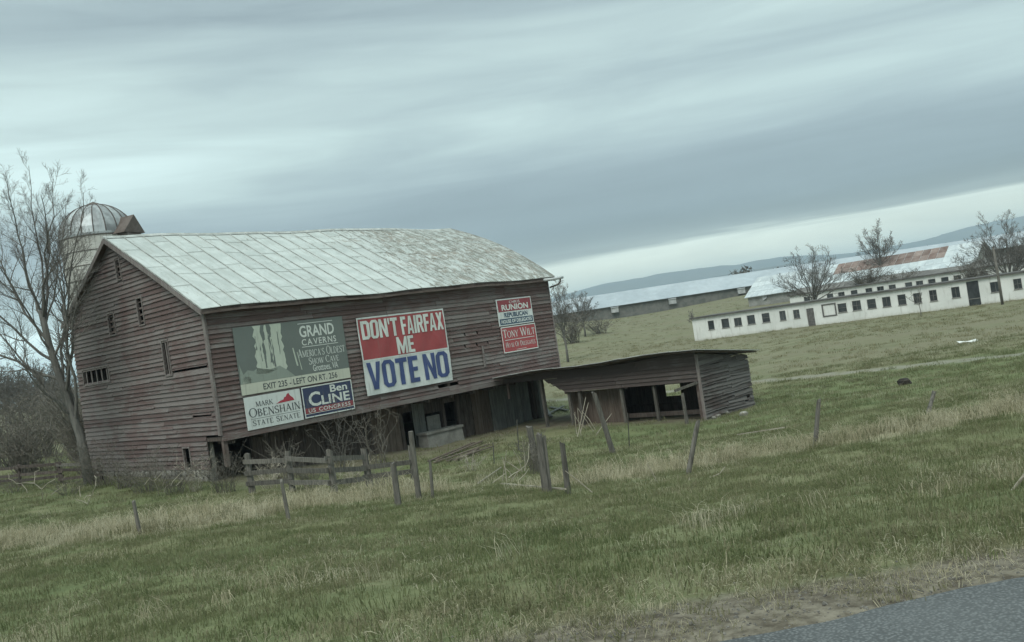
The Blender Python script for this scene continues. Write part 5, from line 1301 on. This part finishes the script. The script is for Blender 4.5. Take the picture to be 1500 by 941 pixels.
# leaning poles at the shed front
def stick_cluster(name, pairs, depth_at, r0, mat, label):
    base = on(*depth_at); root = tag(empty(name, (base.x, base.y, gz(base.x, base.y))), label, 'brush')
    R = random.Random(int(depth_at[0])); bz = Vector((base.x, base.y, gz(base.x, base.y)))
    for a, b_ in pairs:
        dd = base.y+R.uniform(-0.4, 0.4); p = at(*a, dd); q = at(*b_, dd+R.uniform(-0.3, 0.3)); mid = p.lerp(q, 0.5)+Vector((R.gauss(0, .03), 0, R.gauss(0, .03)))
        MB().tube([p-bz, mid-bz, q-bz], [r0, r0*0.85, r0*0.6], 5).build('stick', mat, root)
stick_cluster('leaning_sticks', [((846, 640), (858, 582)), ((852, 642), (846, 600)), ((845, 636), (842, 604)), ((869, 632), (846, 598)), ((868, 645), (896, 606)), ((850, 634), (862, 590)), ((872, 630), (852, 602)), ((858, 628), (840, 606))], (856, 640), 0.022, 'pale_twig', 'bunch of pale sticks leaning together by the shed post')
stick_cluster('dead_brush', [((742, 706), (736, 670)), ((745, 700), (760, 690)), ((748, 706), (772, 680)), ((752, 704), (738, 684)), ((760, 704), (775, 686)), ((736, 706), (742, 660)), ((762, 690), (742, 676)), ((715, 712), (740, 694)), ((765, 692), (752, 660)), ((768, 690), (775, 650)), ((770, 690), (764, 640))], (752, 706), 0.013, 'pale_twig', 'pale dead brush left of the thick split post')
stick_cluster('dead_brush', [((976, 724), (948, 680)), ((1002, 722), (1010, 700)), ((1040, 700), (1062, 684)), ((868, 722), (828, 690))], (900, 722), 0.011, 'pale_twig', 'few pale stalks bent over along the fence line')
# pale branching weeds at the left
stick_cluster('pale_branch', [((62, 734), (61, 717)), ((61, 717), (50, 708)), ((50, 708), (51, 692)), ((51, 692), (58, 689)), ((61, 717), (70, 708)), ((70, 708), (81, 702)), ((81, 702), (82, 694)), ((50, 708), (24, 709)), ((24, 709), (13, 702)), ((13, 702), (12, 694)), ((32, 710), (40, 722)), ((75, 725), (94, 711))], (62, 735), 0.017, 'pale_twig', 'forked pale dead branch standing at the far left')
stick_cluster('pale_branch', [((128, 740), (134, 726)), ((134, 726), (140, 712)), ((140, 712), (141, 700)), ((134, 726), (124, 730)), ((128, 738), (110, 732)), ((118, 728), (116, 712)), ((141, 700), (138, 697))], (128, 741), 0.016, 'pale_twig', 'second pale dead branch right of the far left one')
stick_cluster('pale_branch', [((233, 726), (226, 705)), ((226, 705), (238, 692)), ((226, 705), (218, 700)), ((238, 712), (246, 694)), ((250, 712), (262, 696)), ((262, 696), (271, 690)), ((240, 722), (250, 708)), ((258, 712), (268, 700)), ((212, 710), (220, 700)), ((246, 694), (240, 687))], (240, 728), 0.015, 'pale_twig', 'pale dead branches below the gable foot')
bush('sapling_clump', Vector((bw(3.8, -2.6).x, bw(3.8, -2.6).y)), 3.2, 1.4, 12, 101, 'bare saplings growing up before the left stable bay', 'post', 0.016, 4, None, 0.006)
bush('sapling_clump', Vector((bw(6.0, -2.2).x, bw(6.0, -2.2).y)), 2.6, 1.5, 12, 102, 'bare saplings under the navy sign', 'brush', 0.02, 4, None, 0.007)
bush('brush_clump', Vector((bw(1.6, -1.8).x, bw(1.6, -1.8).y)), 1.7, 1.6, 22, 103, 'grey weeds in front of the open left bay', 'brush', 0.014, 4, None, 0.006)
bush('brush_clump', Vector((on(60, 700).x, on(60, 700).y+1.5)), 2.2, 2.2, 34, 104, 'grey brush behind the fallen rail fence', 'brush', 0.018, 5, None, 0.007)
bush('brush_clump', Vector((on(118, 702).x, on(118, 702).y+1.0)), 1.9, 1.8, 30, 105, 'brush at the foot of the big tree', 'brush', 0.018, 5, None, 0.007)
bush('brush_clump', Vector((on(180, 716).x, on(180, 716).y)), 1.1, 1.4, 26, 106, 'low brush against the gable wall foot', 'brush', 0.014, 6, None, 0.006)
bush('brush_clump', Vector((on(286, 720).x, on(286, 720).y)), 1.3, 1.3, 24, 107, 'dry weeds at the stone corner of the barn', 'pale_twig', 0.010, 4, None, 0.005)
bush('brush_clump', Vector((on(785, 695).x, on(785, 695).y+0.3)), 1.2, 0.8, 26, 108, 'grey weeds around the fat stump post', 'brush', 0.010, 4, None, 0.005)
for i, (px, py, dy, h, w, n, mt, lb) in enumerate(((20, 722, 0, 1.0, 1.6, 34, 'brush', 'low weeds before the left end of the rail fence'), (100, 726, 0, 0.9, 1.5, 30, 'brush', 'low weeds before the right end of the rail fence'), (215, 722, 0, 1.7, 1.8, 60, 'brush', 'tangled weeds along the foot of the gable wall'),
        (255, 724, 0, 1.3, 1.5, 46, 'brush', 'weeds below the small lower gable window'), (330, 722, 0, 1.6, 1.5, 46, 'brush', 'tall weeds at the left end of the board fence'), (395, 716, 0, 1.1, 1.2, 30, 'pale_twig', 'dry stalks in the first panel of the board fence'), (455, 716, 0, 1.1, 1.2, 30, 'brush', 'weeds in the second panel of the board fence'),
        (515, 712, 0, 0.9, 1.1, 26, 'pale_twig', 'dry stalks in the third panel of the board fence'), (560, 720, 0, 0.9, 1.0, 24, 'brush', 'weeds by the short thick post'), (690, 690, 0, 0.7, 0.9, 20, 'pale_twig', 'dry weeds in the yard right of the plank heap'), (150, 712, 0, 2.2, 1.9, 56, 'brush', 'weeds between the big tree and the gable'))):
    p = on(px, py); bush('weed_clump', Vector((p.x, p.y+dy)), h, w, n, 120+i, lb, mt, 0.008, 4, None, 0.0045)
# stones by the shed end, scraps in the field
for i, (px, py, s) in enumerate(((1090, 609, 0.16), (1065, 607, 0.10), (1052, 612, 0.13), (1046, 614, 0.09))):
    p = on(px, py); o = stone((0, 0, 0.06), s*1.3, s, s*0.7, random.Random(600+i)).build('stone', 'stone'); o.location = (p.x, p.y, gz(p.x, p.y)); tag(o, ['large pale stone at the right foot of the shed end wall', 'pale stone near the middle of the shed end wall foot', 'flat stone toward the left foot of the shed end wall', 'smallest stone at the left foot of the shed end wall'][i], 'stone', 'stones by the shed')
p = on(1418, 503); mb = MB()
for i in range(7):
    x = -0.6+1.2*i/6; mb.v += [(x, -0.18, 0.10+0.05*math.sin(i*1.1)), (x, 0.2, 0.16+0.04*math.cos(i*0.9)), (x, 0.2, 0.13+0.04*math.cos(i*0.9)), (x, -0.18, 0.07+0.05*math.sin(i*1.1))]
for i in range(6):
    for a, b_ in ((0, 1), (1, 2), (2, 3), (3, 0)): mb.f.append((4*i+a, 4*i+4+a, 4*i+4+b_, 4*i+b_))
mb.f += [(0, 1, 2, 3), (27, 26, 25, 24)]
o = mb.build('scrap_sheet', 'white_thing'); o.location = (p.x, p.y, gz(p.x, p.y)); tag(o, 'bent white scrap sheet lying in the far field', 'scrap')
p = on(1325, 564); o = stone((0, 0, 0.10), 0.30, 0.3, 0.18, random.Random(77)).build('dark_mound', 'dirt_dark'); o.location = (p.x, p.y, gz(p.x, p.y)); tag(o, 'small dark earth mound in the pasture right of the shed', 'mound')

# ------------------------------------------------------------------ grass
def grassmat(name, cols, wsc=0.5):
    m, k = newmat(name); oi = k.add('ShaderNodeObjectInfo'); pos = k.add('ShaderNodeNewGeometry').outputs['Position']
    n = k.noise(pos, wsc, 4, 0.65, 0.3); a = k.math('ADD', k.math('MULTIPLY', n, 0.8), k.math('MULTIPLY', oi.outputs['Random'], 0.45))
    c = k.ramp(a, [(0.30, cols[0]), (0.55, cols[1]), (0.80, cols[2])])
    hi = k.noise(pos, 22.0, 2, 0.6); c = k.mix(1.0, c, k.math('ADD', 0.6, k.math('MULTIPLY', hi, 0.8)), 'MULTIPLY')
    b = k.add('ShaderNodeBsdfPrincipled', {'Base Color': c, 'Roughness': 0.8, 'Specular IOR Level': 0.15})
    t = k.add('ShaderNodeBsdfTranslucent', {'Color': c}); mx = k.add('ShaderNodeMixShader', {0: 0.4, 1: b, 2: t})
    k.add('ShaderNodeOutputMaterial', {0: mx}); M[name] = m
grassmat('grass_green', [(0.102, 0.125, 0.056), (0.140, 0.160, 0.074), (0.195, 0.196, 0.11)])
grassmat('grass_olive', [(0.115, 0.125, 0.062), (0.160, 0.160, 0.086), (0.24, 0.222, 0.14)])
grassmat('grass_dry', [(0.28, 0.25, 0.165), (0.38, 0.345, 0.24), (0.48, 0.44, 0.33)])
grassmat('grass_field', [(0.165, 0.168, 0.088), (0.21, 0.20, 0.115), (0.28, 0.255, 0.165)], 0.12)
def clump(name, n, rad_, h, w, mat, seed, flop=0.5, seg=2):
    R = random.Random(seed); mb = MB()
    for i in range(n):
        a = R.uniform(0, 6.283); rr_ = rad_*math.sqrt(R.random()); x, y = rr_*math.cos(a), rr_*math.sin(a); hh = h*R.uniform(0.45, 1.1); b = R.uniform(0, 6.283); fl = hh*flop*R.uniform(0.2, 1.3)
        dx, dy = math.cos(b), math.sin(b); ww = w*R.uniform(0.7, 1.3); px, py = -dy*ww/2, dx*ww/2; q = len(mb.v)
        mb.v += [(x-px, y-py, -0.02), (x+px, y+py, -0.02), (x+dx*fl*0.35-px*.8, y+dy*fl*0.35-py*.8, hh*0.6), (x+dx*fl*0.35+px*.8, y+dy*fl*0.35+py*.8, hh*0.6), (x+dx*fl, y+dy*fl, hh*(1-0.25*flop))]
        mb.f += [(q, q+1, q+3, q+2), (q+2, q+3, q+4)]
    me = mb.mesh(name, mat); return bpy.data.objects.new(name, me)
def kindset(name, specs):
    c = bpy.data.collections.new(name)
    for s in specs: c.objects.link(clump(*s))
    return c
GREEN = kindset('green_clumps', [('green_tuft', 60, 0.22, 0.065, 0.006, 'grass_green', 1, 0.9), ('green_tuft', 52, 0.24, 0.085, 0.006, 'grass_green', 2, 0.8), ('olive_tuft', 46, 0.22, 0.07, 0.006, 'grass_olive', 3, 1.2), ('green_tuft', 60, 0.26, 0.05, 0.007, 'grass_green', 4, 1.0)])
OLIVE = kindset('olive_clumps', [('olive_tuft', 50, 0.24, 0.08, 0.006, 'grass_olive', 5, 1.3), ('dry_tuft', 30, 0.22, 0.085, 0.005, 'grass_dry', 6, 1.6), ('olive_tuft', 44, 0.27, 0.065, 0.007, 'grass_olive', 7, 1.4)])
DRY = kindset('dry_clumps', [('dry_tuft', 38, 0.22, 0.24, 0.006, 'grass_dry', 8, 1.2), ('dry_tuft', 36, 0.24, 0.18, 0.006, 'grass_dry', 9, 1.6), ('dry_tuft', 22, 0.18, 0.34, 0.005, 'grass_dry', 10, 0.8), ('olive_tuft', 30, 0.22, 0.22, 0.007, 'grass_olive', 11, 0.9)])
FIELD = kindset('field_clumps', [('field_tuft', 40, 0.5, 0.16, 0.02, 'grass_field', 12, 1.0), ('field_tuft', 36, 0.6, 0.12, 0.022, 'grass_field', 13, 1.1), ('field_tuft', 30, 0.4, 0.22, 0.018, 'grass_field', 14, 0.9)])
def scatter(name, x, y, scl, coll, ncol, label, tilt=0.12):
    n = len(x); z = terrain(x, y); me = bpy.data.meshes.new(name)
    me.from_pydata(np.stack([x, y, z], 1).tolist(), [], [])
    rot = np.stack([rng.normal(0, tilt, n), rng.normal(0, tilt, n), rng.uniform(0, 6.283, n)], 1).astype(np.float32)
    a = me.attributes.new('rot', 'FLOAT_VECTOR', 'POINT'); a.data.foreach_set('vector', rot.ravel())
    a = me.attributes.new('scl', 'FLOAT', 'POINT'); a.data.foreach_set('value', scl.astype(np.float32))
    a = me.attributes.new('idx', 'INT', 'POINT'); a.data.foreach_set('value', rng.integers(0, ncol, n).astype(np.int32))
    o = link(name, me); g = bpy.data.node_groups.new(name, 'GeometryNodeTree')
    g.interface.new_socket('Geometry', in_out='INPUT', socket_type='NodeSocketGeometry'); g.interface.new_socket('Geometry', in_out='OUTPUT', socket_type='NodeSocketGeometry')
    gi = g.nodes.new('NodeGroupInput'); go = g.nodes.new('NodeGroupOutput'); mp = g.nodes.new('GeometryNodeMeshToPoints'); ip = g.nodes.new('GeometryNodeInstanceOnPoints'); ci = g.nodes.new('GeometryNodeCollectionInfo')
    ci.inputs['Collection'].default_value = coll; ci.inputs['Separate Children'].default_value = True; ci.inputs['Reset Children'].default_value = True
    def na(nm, dt): q = g.nodes.new('GeometryNodeInputNamedAttribute'); q.data_type = dt; q.inputs['Name'].default_value = nm; return q.outputs['Attribute']
    L = g.links; L.new(gi.outputs[0], mp.inputs['Mesh']); L.new(mp.outputs[0], ip.inputs['Points']); L.new(ci.outputs[0], ip.inputs['Instance'])
    ip.inputs['Pick Instance'].default_value = True
    L.new(na('idx', 'INT'), ip.inputs['Instance Index']); L.new(na('rot', 'FLOAT_VECTOR'), ip.inputs['Rotation']); L.new(na('scl', 'FLOAT'), ip.inputs['Scale'])
    L.new(ip.outputs[0], go.inputs[0]); md = o.modifiers.new('grass', 'NODES'); md.node_group = g
    return tag(o, label, 'grass', kind='stuff')
def sample(y0, y1, dens, pad=3.0, slope=0.66):
    xm = slope*y1+pad; n = int(dens*(y1-y0)*2*xm); x = rng.uniform(-xm, xm, n); y = rng.uniform(y0, y1, n); kp = np.abs(x) < slope*y+pad; return x[kp], y[kp]
def inside(x, y):
    s, d = barn_xy(x, y); b = (s > -0.1) & (s < 21.5) & (d > 0.6) & (d < 13); sh = (s > 16.6) & (s < 21) & (d > -12.3) & (d < 0); return b | sh
X, Y = [], []; S_ = []
for y0, y1, de, sc in ((3.5, 8, 34, 0.9), (8, 14, 24, 1.0), (14, 22, 15, 1.15), (22, 34, 8, 1.4), (34, 60, 3.2, 1.9)):
    x, y = sample(y0, y1, de); X.append(x); Y.append(y); S_.append(np.full(x.shape, sc))
X = np.concatenate(X); Y = np.concatenate(Y); S_ = np.concatenate(S_)
zt, zd, ztr, zs, zf = zones(X, Y); u = rng.random(len(X)); e = edge(X, Y)
patch = fbm(X*0.35+5, Y*0.6, 3)
ok = (e > 0.35) & ~inside(X, Y) & (u > zd*0.8) & (u > ztr*1.1) & (rng.random(len(X)) > zs*1.15)
dryp = np.clip(zt*2.2-0.2, 0, 0.98); v = rng.random(len(X)); isdry = ok & (v < dryp)
isol = ok & ~isdry & (rng.random(len(X)) < np.clip((patch-0.48)*2.6+0.10, 0.03, 0.6))
isgr = ok & ~isdry & ~isol
hs = S_*rng.uniform(0.7, 1.35, len(X))
scatter('pasture_grass', X[isgr], Y[isgr], hs[isgr], GREEN, 4, 'short green pasture grass on the road bank and paddock')
scatter('faded_grass', X[isol], Y[isol], hs[isol], OLIVE, 3, 'faded olive grass tufts mixed through the pasture')
# dry grass: where the fence kept the mower away, plus odd tufts
scatter('dry_grass', X[isdry], Y[isdry], hs[isdry]*np.clip(0.7+0.6*zt[isdry], 0.7, 1.3), DRY, 4, 'tall dry straw coloured grass along the fence line')
x, y = sample(60, 132, 0.9, 6, 0.62); x2, y2 = sample(132, 236, 0.22, 6, 0.62); x = np.concatenate([x, x2]); y = np.concatenate([y, y2])
_, _, tr_, _, _ = zones(x, y); ok = ~inside(x, y) & (rng.random(len(x)) > tr_*1.2) & (fbm(x*0.12, y*0.25, 3)+rng.normal(0, .12, len(x)) > 0.40)
for P_, dd_, LL, DD in ((A, d, LA, 7.5), (Bp, dB, LB, 7.0)):
    s = (x-P_.x)*dd_.x+(y-P_.y)*dd_.y; t = -(x-P_.x)*dd_.y+(y-P_.y)*dd_.x; ok &= ~((s > -0.5) & (s < LL) & (t > -0.3) & (t < DD))
scatter('field_grass', x[ok], y[ok], rng.uniform(0.7, 1.5, ok.sum()), FIELD, 3, 'tawny grass of the far field')
# strands along the asphalt edge
x = rng.uniform(-8, 8, 900); e_ = np.abs(rng.normal(0.75, 0.35, 900)); y = 4.2+0.115*x+e_*1.0066+0.1
scatter('verge_grass', x, y, rng.uniform(0.35, 0.8, 900), OLIVE, 3, 'dead grass strands along the asphalt edge', 0.4)

x = rng.uniform(-9, 9, 700); e_ = rng.normal(0.55, 0.25, 700); y = 4.2+0.115*x+e_*1.0066+0.1
scatter('verge_straw', x, y, rng.uniform(0.22, 0.5, 700), kindset('straw_clumps', [('straw_tuft', 20, 0.28, 0.14, 0.008, 'grass_dry', 41, 2.4), ('straw_tuft', 16, 0.3, 0.10, 0.009, 'grass_dry', 42, 3.0)]), 2, 'flattened straw on the dirt beside the asphalt', 0.2)
gc = bpy.data.collections.new('gravel_bits')
for i in range(4):
    ob = bpy.data.objects.new('pebble', stone((0, 0, 0.0), 0.5, 0.4, 0.28, random.Random(800+i)).mesh('pebble', 'pebble')); gc.objects.link(ob)
x = rng.uniform(-9, 9, 5200); e_ = rng.normal(0.20, 0.28, 5200); y = 4.2+0.115*x+e_*1.0066+0.1
scatter('verge_gravel', x, y, np.clip(rng.lognormal(-4.3, 0.4, 5200), 0.006, 0.032), gc, 4, 'loose gravel along the broken asphalt edge', 0.5)['category'] = 'gravel'
# ------------------------------------------------------------------ air
m, k = newmat('air'); v = k.add('ShaderNodeVolumePrincipled', {'Color': (0.72, 0.89, 1.0), 'Density': HAZE, 'Anisotropy': 0.0})
k.add('ShaderNodeOutputMaterial', {'Volume': v}); M['air'] = m
mb = MB(); mb.box(-9800, 9800, -400, 12800, -30, 340); tag(mb.build('haze', 'air'), 'thin grey haze in the air over the valley', 'haze', kind='stuff')
